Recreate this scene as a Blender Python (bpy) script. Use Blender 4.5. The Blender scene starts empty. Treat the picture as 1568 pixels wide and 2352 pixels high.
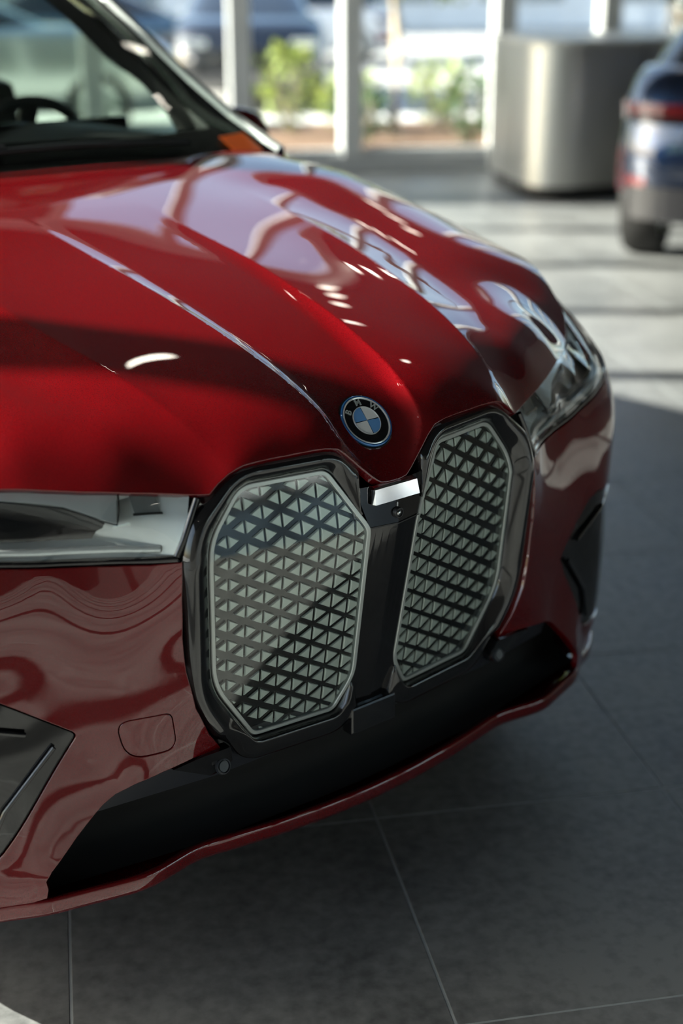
import bpy, bmesh, math, random
import numpy as np
from mathutils import Vector, Matrix
from mathutils.geometry import delaunay_2d_cdt
random.seed(7); rng = np.random.default_rng(7)
scene = bpy.context.scene
COL = scene.collection
R = math.radians

# ------------------------------------------------------------------ camera
cd = bpy.data.cameras.new('camera'); cam = bpy.data.objects.new('camera', cd); COL.objects.link(cam)
cam.location = (0, 0, 1.56)
cam.rotation_euler = (R(90 - 20.83), 0, R(-10.9))
cd.sensor_fit = 'VERTICAL'; cd.sensor_height = 36.0; cd.sensor_width = 24.0
cd.lens = 3246.15 / 2352 * 36.0
cd.clip_start = .05; cd.clip_end = 400
cd.dof.use_dof = True; cd.dof.focus_distance = 2.24; cd.dof.aperture_fstop = 1.7
scene.camera = cam

# ------------------------------------------------------------------ view, sky, sun
vs = scene.view_settings
vs.view_transform = 'Standard'; vs.look = 'None'; vs.gamma = 1.0; vs.use_curve_mapping = False
vs.exposure = -0.3
scene.display_settings.display_device = 'sRGB'
SUN_AZ, SUN_EL = R(166.5), R(28.0)          # direction towards the sun, world frame
world = bpy.data.worlds.new('sky'); scene.world = world; world.use_nodes = True
nt = world.node_tree; nt.nodes.clear()
out = nt.nodes.new('ShaderNodeOutputWorld'); bg = nt.nodes.new('ShaderNodeBackground'); sky = nt.nodes.new('ShaderNodeTexSky')
sky.sky_type = 'NISHITA'; sky.sun_disc = False; sky.sun_elevation = SUN_EL; sky.sun_rotation = R(90) - SUN_AZ
sky.air_density = 1.0; sky.dust_density = 2.5; sky.ozone_density = 1.0
bg.inputs[1].default_value = 0.68
nt.links.new(sky.outputs[0], bg.inputs[0]); nt.links.new(bg.outputs[0], out.inputs[0])
sl = bpy.data.lights.new('sun', 'SUN'); sun = bpy.data.objects.new('sun', sl); COL.objects.link(sun)
sl.energy = 36.0; sl.angle = R(.4); sl.color = (1.0, .93, .84)
_d = Vector((math.cos(SUN_AZ)*math.cos(SUN_EL), math.sin(SUN_AZ)*math.cos(SUN_EL), math.sin(SUN_EL)))
sun.rotation_euler = _d.to_track_quat('Z', 'Y').to_euler(); sun.location = _d*30

# ------------------------------------------------------------------ materials
def mat(name, col=(.5,.5,.5), rough=.5, metal=0., coat=0., coat_rough=.03, spec=.5, noise=None, bump=None, trans=0., ior=1.45, emit=None, emit_s=1.):
    m = bpy.data.materials.new(name); m.use_nodes = True; t = m.node_tree; b = t.nodes['Principled BSDF']
    b.inputs['Base Color'].default_value = (*col, 1); b.inputs['Roughness'].default_value = rough
    b.inputs['Metallic'].default_value = metal; b.inputs['Coat Weight'].default_value = coat
    b.inputs['Coat Roughness'].default_value = coat_rough; b.inputs['Specular IOR Level'].default_value = spec
    b.inputs['Transmission Weight'].default_value = trans; b.inputs['IOR'].default_value = ior
    if emit: b.inputs['Emission Color'].default_value = (*emit, 1); b.inputs['Emission Strength'].default_value = emit_s
    tc = t.nodes.new('ShaderNodeTexCoord')
    if noise:
        scale, lo, hi, detail = noise
        n = t.nodes.new('ShaderNodeTexNoise'); n.inputs['Scale'].default_value = scale; n.inputs['Detail'].default_value = detail
        t.links.new(tc.outputs['Object'], n.inputs['Vector'])
        r = t.nodes.new('ShaderNodeValToRGB'); r.color_ramp.elements[0].position = .3; r.color_ramp.elements[1].position = .7
        r.color_ramp.elements[0].color = (*lo, 1); r.color_ramp.elements[1].color = (*hi, 1)
        t.links.new(n.outputs['Fac'], r.inputs[0]); t.links.new(r.outputs[0], b.inputs['Base Color'])
    if bump:
        scale, st = bump
        n2 = t.nodes.new('ShaderNodeTexNoise'); n2.inputs['Scale'].default_value = scale; n2.inputs['Detail'].default_value = 4
        t.links.new(tc.outputs['Object'], n2.inputs['Vector'])
        bp = t.nodes.new('ShaderNodeBump'); bp.inputs['Strength'].default_value = st; bp.inputs['Distance'].default_value = .002
        t.links.new(n2.outputs['Fac'], bp.inputs['Height']); t.links.new(bp.outputs[0], b.inputs['Normal'])
    return m
def glass_mat(name, tint=(.9,.95,.93), refl=1.0, rough=0.0):
    """thin clear sheet: passes tinted light and mirrors more at grazing angles (Schlick)"""
    m = bpy.data.materials.new(name); m.use_nodes = True; t = m.node_tree; t.nodes.clear()
    o = t.nodes.new('ShaderNodeOutputMaterial'); mx = t.nodes.new('ShaderNodeMixShader'); tr = t.nodes.new('ShaderNodeBsdfTransparent')
    gl = t.nodes.new('ShaderNodeBsdfGlossy'); lw = t.nodes.new('ShaderNodeLayerWeight'); lw.inputs[0].default_value = .5
    pw = t.nodes.new('ShaderNodeMath'); pw.operation = 'POWER'; pw.inputs[1].default_value = 5; ma = t.nodes.new('ShaderNodeMath'); ma.operation = 'MULTIPLY_ADD'; ma.inputs[1].default_value = .9*refl; ma.inputs[2].default_value = .045*refl; ma.use_clamp = True
    tr.inputs[0].default_value = (*tint, 1); gl.inputs['Roughness'].default_value = rough; gl.inputs[0].default_value = (1, 1, 1, 1)
    t.links.new(lw.outputs['Facing'], pw.inputs[0]); t.links.new(pw.outputs[0], ma.inputs[0]); t.links.new(ma.outputs[0], mx.inputs[0]); t.links.new(tr.outputs[0], mx.inputs[1]); t.links.new(gl.outputs[0], mx.inputs[2]); t.links.new(mx.outputs[0], o.inputs[0])
    return m
def paint_mat(name, base, flake, rough=.40, metal=.96):
    """metallic car paint: coloured flake layer with a slow sparkle variation under a clear coat"""
    m = mat(name, base, rough, metal, 1.0, .015); t = m.node_tree; b = t.nodes['Principled BSDF']; b.inputs['Coat IOR'].default_value = 1.8; b.inputs['Specular IOR Level'].default_value = 0.0
    tc = t.nodes.new('ShaderNodeTexCoord'); v = t.nodes.new('ShaderNodeTexVoronoi'); v.inputs['Scale'].default_value = 1700
    t.links.new(tc.outputs['Object'], v.inputs['Vector'])
    mx = t.nodes.new('ShaderNodeMix'); mx.data_type = 'RGBA'; mx.inputs[6].default_value = (*base, 1); mx.inputs[7].default_value = (*flake, 1)
    sp = t.nodes.new('ShaderNodeSeparateColor'); t.links.new(v.outputs['Color'], sp.inputs[0])
    t.links.new(sp.outputs[0], mx.inputs[0]); t.links.new(mx.outputs[2], b.inputs['Base Color'])
    return m
M = {}
M['paint'] = paint_mat('dark_red_paint', (.088,.0012,.0024), (.135,.0016,.0036), .46, .3)
M['gloss_black'] = mat('gloss_black', (.006,.006,.007), .12, 0, 1.0, .02)
M['satin_black'] = mat('satin_black', (.010,.010,.012), .38, bump=(300,.05))
M['matt_black'] = mat('matt_black', (.006,.006,.006), .8)
M['slate_plastic'] = mat('slate_plastic', (.016,.018,.024), .32, bump=(500,.05))
M['satin_silver'] = mat('satin_silver', (.62,.67,.64), .36, .5)
M['trim_silver'] = mat('trim_silver', (.50,.54,.52), .30, .5)
M['chrome'] = mat('chrome', (.62,.64,.66), .08, 1.0)
M['lamp_grey'] = mat('lamp_grey', (.52,.56,.57), .3, .2, .4)
M['lamp_silver'] = mat('lamp_silver', (.72,.76,.77), .25, .6)
M['lens'] = glass_mat('lamp_lens', (.90,.93,.93))
M['cover_glass'] = glass_mat('cover_glass', (.86,.90,.88), 1.25)
M['screen_glass'] = glass_mat('windscreen_glass', (.82,.90,.84))
M['side_glass'] = glass_mat('side_glass', (.74,.86,.77))
M['emblem_blue'] = mat('emblem_blue', (.16,.40,.80), .22, .25, 1.0)
M['emblem_ring_blue'] = mat('emblem_ring_blue', (.03,.17,.46), .2, .45, 1.0)
M['emblem_white'] = mat('emblem_white', (.84,.85,.84), .25, .1, 1.0)
M['emblem_silver'] = mat('emblem_silver', (.72,.74,.75), .2, .45, .6)
M['rubber'] = mat('rubber', (.012,.012,.012), .75)
M['orange'] = mat('orange_sticker', (1.0,.15,.004), .5)
M['dash'] = mat('dashboard_vinyl', (.010,.011,.012), .6, bump=(200,.1))
M['amber'] = mat('amber_plastic', (.5,.14,.02), .3)

# ------------------------------------------------------------------ mesh helpers
def obj(name, me, m=None, parent=None):
    o = bpy.data.objects.new(name, me); COL.objects.link(o)
    if m is not None and len(me.materials) == 0: me.materials.append(m)
    if parent is not None: o.parent = parent
    return o
def mesh(name, V, F, smooth=False, normals=None):
    me = bpy.data.meshes.new(name); me.from_pydata([tuple(map(float, v)) for v in V], [], [tuple(map(int, f)) for f in F]); me.validate(); me.update()
    if smooth or normals is not None: me.polygons.foreach_set('use_smooth', [True]*len(me.polygons))
    if normals is not None: me.normals_split_custom_set_from_vertices([tuple(map(float, n)) for n in normals])
    return me
def empty(name, loc=(0,0,0), rz=0, parent=None):
    o = bpy.data.objects.new(name, None); COL.objects.link(o); o.location = loc; o.rotation_euler = (0,0,rz); o.empty_display_size = .1
    if parent is not None: o.parent = parent
    return o
def tag(o, label=None, cat=None, group=None, kind=None):
    if label: o['label'] = label
    if cat: o['category'] = cat
    if group: o['group'] = group
    if kind: o['kind'] = kind
    return o
def box_vf(lo, hi, off=0):
    x0,y0,z0 = lo; x1,y1,z1 = hi
    V = [(x0,y0,z0),(x1,y0,z0),(x1,y1,z0),(x0,y1,z0),(x0,y0,z1),(x1,y0,z1),(x1,y1,z1),(x0,y1,z1)]
    F = [(0,3,2,1),(4,5,6,7),(0,1,5,4),(1,2,6,5),(2,3,7,6),(3,0,4,7)]
    return V, [tuple(i+off for i in f) for f in F]
def boxes(name, L, m, parent=None, bevel=0.):
    V, F = [], []
    for lo, hi in L:
        v, f = box_vf(lo, hi, len(V)); V += v; F += f
    me = mesh(name, V, F)
    if bevel:
        bm = bmesh.new(); bm.from_mesh(me); bmesh.ops.bevel(bm, geom=bm.edges[:], offset=bevel, segments=2, affect='EDGES', profile=.6); bm.to_mesh(me); bm.free()
        me.polygons.foreach_set('use_smooth', [False]*len(me.polygons))
    return obj(name, me, m, parent)
def grid_vf(P, closed_u=False, closed_v=False, off=0, flip=False):
    """P: array (nu,nv,3)"""
    nu, nv = P.shape[:2]; V = P.reshape(-1, 3).tolist(); F = []
    for i in range(nu if closed_u else nu-1):
        for j in range(nv if closed_v else nv-1):
            a, b, c, d = i*nv+j, ((i+1) % nu)*nv+j, ((i+1) % nu)*nv+(j+1) % nv, i*nv+(j+1) % nv
            F.append(tuple(k+off for k in ((a,d,c,b) if flip else (a,b,c,d))))
    return V, F
def grid(name, P, m, parent=None, smooth=True, **k):
    V, F = grid_vf(np.asarray(P, float), **k); return obj(name, mesh(name, V, F, smooth), m, parent)
def lathe_vf(prof, n=48, off=0):
    """prof: list of (r,z); axis z"""
    a = np.linspace(0, 2*np.pi, n, endpoint=False)
    P = np.stack([np.stack([r*np.cos(a), r*np.sin(a), np.full(n, z)], -1) for r, z in prof])
    return grid_vf(P, closed_v=True, off=off, flip=True)
def lathe(name, prof, m, parent=None, n=48, mtx=None, smooth=True):
    V, F = lathe_vf(prof, n); me = mesh(name, V, F, smooth)
    if mtx is not None: me.transform(mtx)
    if smooth: sharp(me)
    return obj(name, me, m, parent)
def sharp(me, ang=35):
    bm = bmesh.new(); bm.from_mesh(me); bmesh.ops.recalc_face_normals(bm, faces=bm.faces)
    for e in bm.edges:
        if len(e.link_faces) == 2 and e.calc_face_angle(0) > R(ang): e.smooth = False
        elif len(e.link_faces) != 2: e.smooth = False
    bm.to_mesh(me); bm.free()
def tube_P(path, r, n=10, up=(0,0,1)):
    path = np.asarray(path, float); T = np.gradient(path, axis=0); T /= np.linalg.norm(T, axis=1, keepdims=True)
    rr = np.broadcast_to(np.asarray(r, float), (len(path),)); out = []
    a = np.linspace(0, 2*np.pi, n, endpoint=False)
    for p, t, q in zip(path, T, rr):
        s = np.cross(t, up); s /= np.linalg.norm(s)+1e-9; u = np.cross(s, t)
        out.append(p+q*(np.cos(a)[:, None]*s+np.sin(a)[:, None]*u))
    return np.array(out)
def tube(name, path, r, m, parent=None, n=10, up=(0,0,1)):
    return grid(name, tube_P(path, r, n, up), m, parent, closed_v=True)
def resample(P, step, closed=False):
    P = np.asarray(P, float); Q = np.vstack([P, P[:1]]) if closed else P
    out = []
    for a, b in zip(Q[:-1], Q[1:]):
        k = max(1, int(math.ceil(np.linalg.norm(b-a)/step)))
        for i in range(k): out.append(a+(b-a)*i/k)
    if not closed: out.append(Q[-1])
    return np.array(out)
def round_poly(P, rad, seg=5):
    """round the corners of a closed polygon (n-d points); rad scalar or list"""
    P = np.asarray(P, float); n = len(P); rad = np.broadcast_to(np.asarray(rad, float), (n,)); out = []
    for i in range(n):
        a, b, c = P[i-1], P[i], P[(i+1) % n]; u = a-b; v = c-b; lu, lv = np.linalg.norm(u), np.linalg.norm(v)
        d = min(rad[i], .45*lu, .45*lv)
        if d <= 1e-6: out.append(b); continue
        p, q = b+u/lu*d, b+v/lv*d
        for t in np.linspace(0, 1, seg+1): out.append((1-t)**2*p+2*t*(1-t)*b+t*t*q)
    return np.array(out)
def inside(poly, pts):
    poly = np.asarray(poly); x, y = pts[:, 0], pts[:, 1]; r = np.zeros(len(pts), bool); j = len(poly)-1
    for i in range(len(poly)):
        xi, yi = poly[i]; xj, yj = poly[j]
        c = ((yi > y) != (yj > y)) & (x < (xj-xi)*(y-yi)/((yj-yi) if yj != yi else 1e-12)+xi); r ^= c; j = i
    return r
def seg_dist(poly, pts):
    d = np.full(len(pts), 1e9); Q = np.vstack([poly, poly[:1]])
    for a, b in zip(Q[:-1], Q[1:]):
        ab = b-a; t = np.clip(((pts-a)@ab)/(ab@ab+1e-15), 0, 1); d = np.minimum(d, np.linalg.norm(pts-a-t[:, None]*ab, axis=1))
    return d

# ------------------------------------------------------------------ smooth body surfaces (car frame: X across, Y rearwards from the nose, Z up)
class Surf:
    """thin plate spline height field over a plane spanned by e1, e2"""
    def __init__(self, pts, tilt=None, frame=None, sym=True, extra=None, smooth=1e-6):
        if frame is None:
            a = np.radians(tilt); self.e1 = np.array([1., 0, 0]); self.e2 = np.array([0, np.cos(a), np.sin(a)]); self.n = np.array([0, -np.sin(a), np.cos(a)])
        else: self.e1, self.e2, self.n = [np.array(v, float) for v in frame]
        self.extra = extra
        P = np.array(pts, float)
        if sym: P = np.vstack([P, P[P[:, 0] > 1e-4]*[-1, 1, 1]])
        self.c = self.uv(P); w = P@self.n
        if extra is not None: w = w-extra(self.c)
        n = len(P); K = self.k(self.c, self.c)+smooth*np.eye(n); A = np.c_[np.ones(n), self.c]
        s = np.linalg.solve(np.block([[K, A], [A.T, np.zeros((3, 3))]]), np.r_[w, 0, 0, 0]); self.w = s[:-3]; self.a = s[-3:]
    @staticmethod
    def k(a, b):
        d = ((a[:, None]-b[None])**2).sum(-1); return .5*d*np.log(d+1e-12)
    def uv(self, P):
        P = np.atleast_2d(np.asarray(P, float)); return np.stack([P@self.e1, P@self.e2], -1)
    def h(self, uv):
        r = self.k(uv, self.c)@self.w+self.a[0]+uv@self.a[1:]
        return r if self.extra is None else r+self.extra(uv)
    def pos(self, uv):
        uv = np.atleast_2d(np.asarray(uv, float)); return uv[:, :1]*self.e1+uv[:, 1:2]*self.e2+self.h(uv)[:, None]*self.n
    def nrm(self, uv, e=4e-4):
        uv = np.atleast_2d(np.asarray(uv, float)); dx, dy = np.array([e, 0]), np.array([0, e])
        n = np.cross(self.pos(uv+dx)-self.pos(uv-dx), self.pos(uv+dy)-self.pos(uv-dy)); n /= np.linalg.norm(n, axis=1, keepdims=True)
        s = np.sign(n@self.n); s[s == 0] = 1; return n*s[:, None]
    def on(self, P): return self.pos(self.uv(P))
    def at(self, P): return self.pos(self.uv(P)), self.nrm(self.uv(P))

HOOD_TILT = 35
def _v(P): a = np.radians(HOOD_TILT); P = np.asarray(P, float); return P[:, 1]*np.cos(a)+P[:, 2]*np.sin(a)
RIDGE = np.array([(.037,.015,.825),(.077,.035,.877),(.091,.078,.925),(.099,.136,.956),(.106,.209,.983),(.113,.287,1.007),(.119,.374,1.029),(.124,.471,1.05),(.129,.572,1.069),(.131,.687,1.087),(.133,.816,1.107),(.140,.921,1.123)])
CREASE = np.array([(.284,.053,.884),(.294,.092,.910),(.305,.131,.936),(.316,.18,.958),(.329,.232,.977),(.341,.287,.994),(.354,.346,1.010),(.364,.413,1.025),(.374,.483,1.0405),(.384,.551,1.0555),(.400,.70,1.083),(.408,.80,1.100),(.42,.95,1.124)])
HL_TOP = np.array([(.319,.059,.853),(.374,.085,.86),(.429,.109,.867),(.481,.136,.873),(.531,.165,.879),(.58,.196,.883),(.622,.223,.884),(.655,.250,.888),(.69,.279,.900),(.728,.321,.921),(.772,.405,.960),(.797,.467,.984)])
HL_BOT = np.array([(.372,.056,.765),(.41,.085,.762),(.457,.113,.764),(.509,.131,.770),(.561,.143,.778),(.608,.160,.785),(.66,.178,.792),(.705,.200,.797),(.745,.223,.802),(.79,.258,.813),(.835,.31,.828),(.868,.38,.853),(.872,.45,.895),(.845,.485,.945)])
def spline(xk, yk):
    """natural cubic spline through (xk, yk), linear outside"""
    xk, yk = np.asarray(xk, float), np.asarray(yk, float); n = len(xk); h = np.diff(xk); A = np.eye(n); b = np.zeros(n)
    for i in range(1, n-1):
        A[i, i-1:i+2] = h[i-1], 2*(h[i-1]+h[i]), h[i]; b[i] = 6*((yk[i+1]-yk[i])/h[i]-(yk[i]-yk[i-1])/h[i-1])
    m = np.linalg.solve(A, b)
    def f(x):
        x = np.asarray(x, float); i = np.clip(np.searchsorted(xk, x)-1, 0, n-2); t = np.clip(x, xk[0], xk[-1]); a, c = xk[i+1]-t, t-xk[i]
        r = (m[i]*a**3+m[i+1]*c**3)/(6*h[i])+(yk[i]/h[i]-m[i]*h[i]/6)*a+(yk[i+1]/h[i]-m[i+1]*h[i]/6)*c
        s0 = (yk[1]-yk[0])/h[0]-h[0]*(2*m[0]+m[1])/6; s1 = (yk[-1]-yk[-2])/h[-1]+h[-1]*(m[-2]+2*m[-1])/6
        return r+s0*np.minimum(x-xk[0], 0)+s1*np.maximum(x-xk[-1], 0)
    return f
def table(xk, yk):
    """table eased with smooth steps between its knots"""
    xk, yk = np.asarray(xk, float), np.asarray(yk, float)
    def f(x):
        i = np.clip(np.searchsorted(xk, x)-1, 0, len(xk)-2); t = np.clip((x-xk[i])/(xk[i+1]-xk[i]), 0, 1); return yk[i]+(yk[i+1]-yk[i])*t*t*(3-2*t)
    return f
_cf = np.polyfit(_v(CREASE), CREASE[:, 0], 4)
CREASE[:, 0] = np.polyval(_cf, _v(CREASE))
f_ridge, f_crease = spline(_v(RIDGE), RIDGE[:, 0]), lambda v: np.polyval(_cf, np.clip(v, .53, 1.5))
f_H = spline([.44, .48, .545, .60, .8, 1.0, 1.2, 1.42, 1.6], [0, .001, .0125, .0155, .0128, .0085, .0038, 0, 0]); f_wd = table([.48, .75, 1.42], [.016, .040, .046])
f_k = table([.53, .80, 1.05, 1.5], [.05, .30, .28, 0]); f_w2 = table([.55, .95, 1.3], [.05, .078, .09])
def hood_extra(uv):
    x = np.abs(uv[:, 0]); v = uv[:, 1]
    # sunk centre panel between the two ridge lines
    t = x-f_ridge(v); H = np.where((v < .45) | (v > 1.42), 0, np.maximum(f_H(v), 0)); wd = f_wd(v); r = .0022
    S = 2*(wd-r)/wd**2; b0 = ((wd-r)/wd)**2; s = np.clip((t+r)/(2*r), 0, 1)
    up = np.where(t < -r, np.clip((t+wd)/wd, 0, 1)**2, b0+S*2*r*(s-.5*s*s)); top = b0+S*r
    h = -H*(1-up/top)
    # outer crease: the shoulder falls away outside it and levels out again
    t = x-f_crease(v); k, w2, r = f_k(v), f_w2(v), .004
    a = np.clip((t+r)/(2*r), 0, 1); f = np.where(t < r, r*a*a, t)
    b = np.clip((t-w2)/w2, 0, 1); f = np.where(t > w2, w2+w2*(b-.5*b*b), f)
    return h-k*f
S_HOOD = Surf(list(map(tuple, RIDGE))+[tuple(p) for p in CREASE[1:10]]+list(map(tuple, HL_TOP))+[(.278,.053,.884),(.096,.028,.884),(.19,.040,.889),
    (.19,.18,.972),(.25,.075,.912),(.42,.121,.889),(.42,.139,.910),(.42,.160,.928),(.42,.185,.942),(.42,.232,.958),(.42,.287,.975),(.42,.346,.991),(.55,.193,.902),(.55,.210,.920),(.55,.235,.938),(.55,.27,.954),(.55,.32,.970),(.55,.37,.984),(.32,.65,1.0735),(.32,.75,1.0905),(.32,.9,1.114),(.32,1.08,1.140),(.50,.80,1.089),(.50,1.0,1.123),(0,1.26,1.165),(.2,1.27,1.165),(.45,1.29,1.16),(.74,1.325,1.150),(.786,.759,1.059),(.77,1.07,1.127),
    (.88,.62,.985),(.90,.85,1.025),(.90,1.1,1.06),(.90,1.35,1.08),(.70,.60,1.042),(.66,.40,.974),(.60,.75,1.079)], HOOD_TILT, extra=hood_extra, smooth=4e-4)
S_FASCIA = Surf([(.366,.054,.76),(.369,.051,.71),(.369,.051,.657),(.366,.055,.60),(.36,.053,.546),(.34,.055,.486),(.30,.066,.42),
    (.484,.10,.41),(.518,.107,.37),(.558,.111,.328),(.596,.117,.281),(.60,.119,.25),(.46,.085,.40),(.525,.118,.505),(.62,.150,.58),(.65,.158,.311),
    (.73,.190,.74),(.80,.235,.739),(.80,.240,.60),(.80,.235,.478),(.78,.225,.293),(.70,.19,.22),
    (.87,.34,.74),(.87,.34,.5),(.86,.34,.3),(.925,.47,.72),(.925,.47,.5),(.92,.47,.3),(.955,.60,.72),(.955,.60,.5),(.955,.60,.3),(.93,.53,.87),(.94,.60,.88)]
    +[tuple(p) for p in HL_BOT[1:]], frame=((1,0,0),(0,0,1),(0,-1,0)), smooth=3e-5)
S_LAMP = Surf([tuple(p+[0, .006, -.004]) for p in HL_TOP]+[tuple(p+[0, .004, 0]) for p in HL_BOT]+[(.47,.098,.82),(.60,.168,.835),(.70,.212,.85)], frame=((1,0,0),(0,0,1),(0,-1,0)), smooth=3e-5)
S_GLASS = Surf([(0,1.25,1.160),(.4,1.275,1.155),(.745,1.31,1.148),(.727,1.36,1.18),(.70,1.52,1.25),(.675,1.66,1.35),(.645,1.77,1.43),(.605,1.87,1.50),(0,1.60,1.42),(.35,1.64,1.42),(0,2.02,1.645),(.36,2.05,1.64),(.57,2.16,1.625)], 38)
def kid_y(x, z):
    """depth of the kidney panes: folded along z = .747"""
    x = np.abs(x); lo = np.clip(.747-z, 0, None); up = np.clip(z-.747, 0, None)
    return -.0016+.192*x+(.19-.36*x)*lo+.17*up

def panel_data(S, outline, step=.014, holes=(), lines=(), thick=.012, lip=.0015):
    """mesh of a trimmed sheet of surface S; outline/holes: 3D points near it (closed); lines: open 3D polylines to be followed by vertices"""
    o2 = resample(S.uv(outline), step, True); hs = [resample(S.uv(h), step, True) for h in holes]
    lo, hi = o2.min(0), o2.max(0); nx, ny = [int(math.ceil(d/step)) for d in hi-lo]
    gx, gy = np.meshgrid(np.linspace(lo[0], hi[0], nx+1), np.linspace(lo[1], hi[1], ny+1)); g = np.stack([gx.ravel(), gy.ravel()], -1)
    g[:, 0] += (np.arange(len(g))//(nx+1) % 2)*.31*step
    ok = inside(o2, g) & (seg_dist(o2, g) > .45*step)
    for h in hs: ok &= ~inside(h, g) & (seg_dist(h, g) > .45*step)
    L = []
    for l in lines:
        q = resample(S.uv(l), step); q = q[inside(o2, q) & (seg_dist(o2, q) > .0012)]
        for h in hs: q = q[~inside(h, q)]
        if len(q): L.append(q)
    if L: ok &= np.min(np.linalg.norm(g[:, None]-np.vstack(L)[None], axis=-1), axis=1) > .3*step if len(g)*sum(map(len, L)) < 4e7 else ok
    pts = np.vstack([o2]+hs+L+[g[ok]]); E = []; k = 0
    for loop in [o2]+hs:
        n = len(loop); E += [(k+i, k+(i+1) % n) for i in range(n)]; k += n
    r = delaunay_2d_cdt([Vector(p) for p in pts], E, [], 0, 1e-7)
    V2 = np.array([tuple(v) for v in r[0]]); T = np.array(r[2]); c = V2[T].mean(1); keep = inside(o2, c)
    for h in hs: keep &= ~inside(h, c)
    T = T[keep]; a = V2[T]; ar = np.cross(a[:, 1]-a[:, 0], a[:, 2]-a[:, 0]); T = T[np.abs(ar) > 1e-10]
    P, N = S.pos(V2), S.nrm(V2)
    fn = np.cross(P[T[:, 1]]-P[T[:, 0]], P[T[:, 2]]-P[T[:, 0]]); fl = (fn*N[T[:, 0]]).sum(1) < 0; T[fl] = T[fl][:, ::-1]
    V, NN, F = [P], [N], T.tolist(); base = len(P)
    if thick:
        for loop, sgn in [(o2, 1)]+[(h, -1) for h in hs]:
            area = np.sum(loop[:, 0]*np.roll(loop[:, 1], -1)-np.roll(loop[:, 0], -1)*loop[:, 1])
            Q, n = S.pos(loop), S.nrm(loop); t = np.roll(Q, -1, 0)-np.roll(Q, 1, 0); t /= np.linalg.norm(t, axis=1, keepdims=True)+1e-12
            s = np.cross(t, n); s /= np.linalg.norm(s, axis=1, keepdims=True)+1e-12
            c2 = S.uv(Q+s*1e-3)-loop; out2 = np.stack([np.roll(loop, -1, 0)[:, 1]-np.roll(loop, 1, 0)[:, 1], -(np.roll(loop, -1, 0)[:, 0]-np.roll(loop, 1, 0)[:, 0])], -1)*np.sign(area)*sgn
            s *= np.sign((c2*out2).sum(1)+1e-15)[:, None]
            rings = [(Q, n), (Q+s*lip*.7-n*lip*.3, n+s), (Q+s*lip-n*lip, s+.15*n), (Q+s*lip-n*thick, s)]
            m = len(loop); b = base
            for q, nn in rings: V.append(q); NN.append(nn/np.linalg.norm(nn, axis=1, keepdims=True))
            for j in range(3):
                for i in range(m):
                    A, B, Cc, D = b+j*m+i, b+j*m+(i+1) % m, b+(j+1)*m+(i+1) % m, b+(j+1)*m+i
                    F.append((A, D, Cc, B))
            base += 4*m
            # orientation of the rim faces
            f0 = F[-1]; VV = np.vstack(V); nf = np.cross(VV[f0[1]]-VV[f0[0]], VV[f0[2]]-VV[f0[0]])
            if nf@s[(f0[0]-b) % m] < 0: F[-3*m:] = [f[::-1] for f in F[-3*m:]]
    return np.vstack(V), F, np.vstack(NN)
def mirror(d):
    V, F, N = d; return V*[-1, 1, 1], [tuple(f)[::-1] for f in F], N*[-1, 1, 1]
def join(*ds):
    V, F, N = [], [], []; k = 0
    for v, f, n in ds: V.append(v); N.append(n); F += [tuple(i+k for i in q) for q in f]; k += len(v)
    return np.vstack(V), F, np.vstack(N)
def panel(name, d, m, parent):
    return obj(name, mesh(name, d[0], d[1], normals=d[2]), m, parent)

# ------------------------------------------------------------------ the red car (its Empty stands on the floor under the nose)
CAR_RZ = R(28.65)
car = tag(empty('electric_suv', (.484, 2.035, 0), CAR_RZ), 'dark red metallic SUV with two tall patterned grille openings, nose towards the viewer', 'car')
MX = np.array([-1, 1, 1])
# --- bonnet
half = [(.012,.013,.8165),(.026,.0135,.8185),(.040,.0165,.829),(.063,.019,.854),(.084,.0245,.874),(.100,.029,.884),(.125,.033,.887),(.165,.038,.889),(.219,.046,.889),(.262,.052,.8865),(.286,.055,.879),(.304,.057,.868)]
side = [(.81,.50,.992),(.845,.56,.985),(.868,.64,.990),(.880,.80,1.018),(.880,1.0,1.047),(.88,1.2,1.067),(.875,1.335,1.085),(.76,1.318,1.148),(.6,1.297,1.157),(.4,1.283,1.161),(.2,1.27,1.164)]
hb = np.array(half+[tuple(p) for p in HL_TOP]+side)
outline = np.vstack([hb, (hb*MX)[::-1]])
lines = []
rid = resample(RIDGE, .012); a = np.radians(HOOD_TILT)
def shift(L, d): return L+np.array([d, 0, 0])
for sgn in (1, -1):
    s = np.array([sgn, 1, 1])
    for d in (-.040,-.030,-.022,-.015,-.009,-.0045,-.0022,-.0008,.0008,.0022,.005,.010): lines.append(shift(rid, d)*s)
    cr = resample(CREASE, .012)
    for d in (-.008,-.004,-.0015,.0015,.004,.008): lines.append(shift(cr, d)*s)
hood = panel('hood', panel_data(S_HOOD, outline, .013, lines=lines, thick=.014, lip=.002), M['paint'], car)
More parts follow.
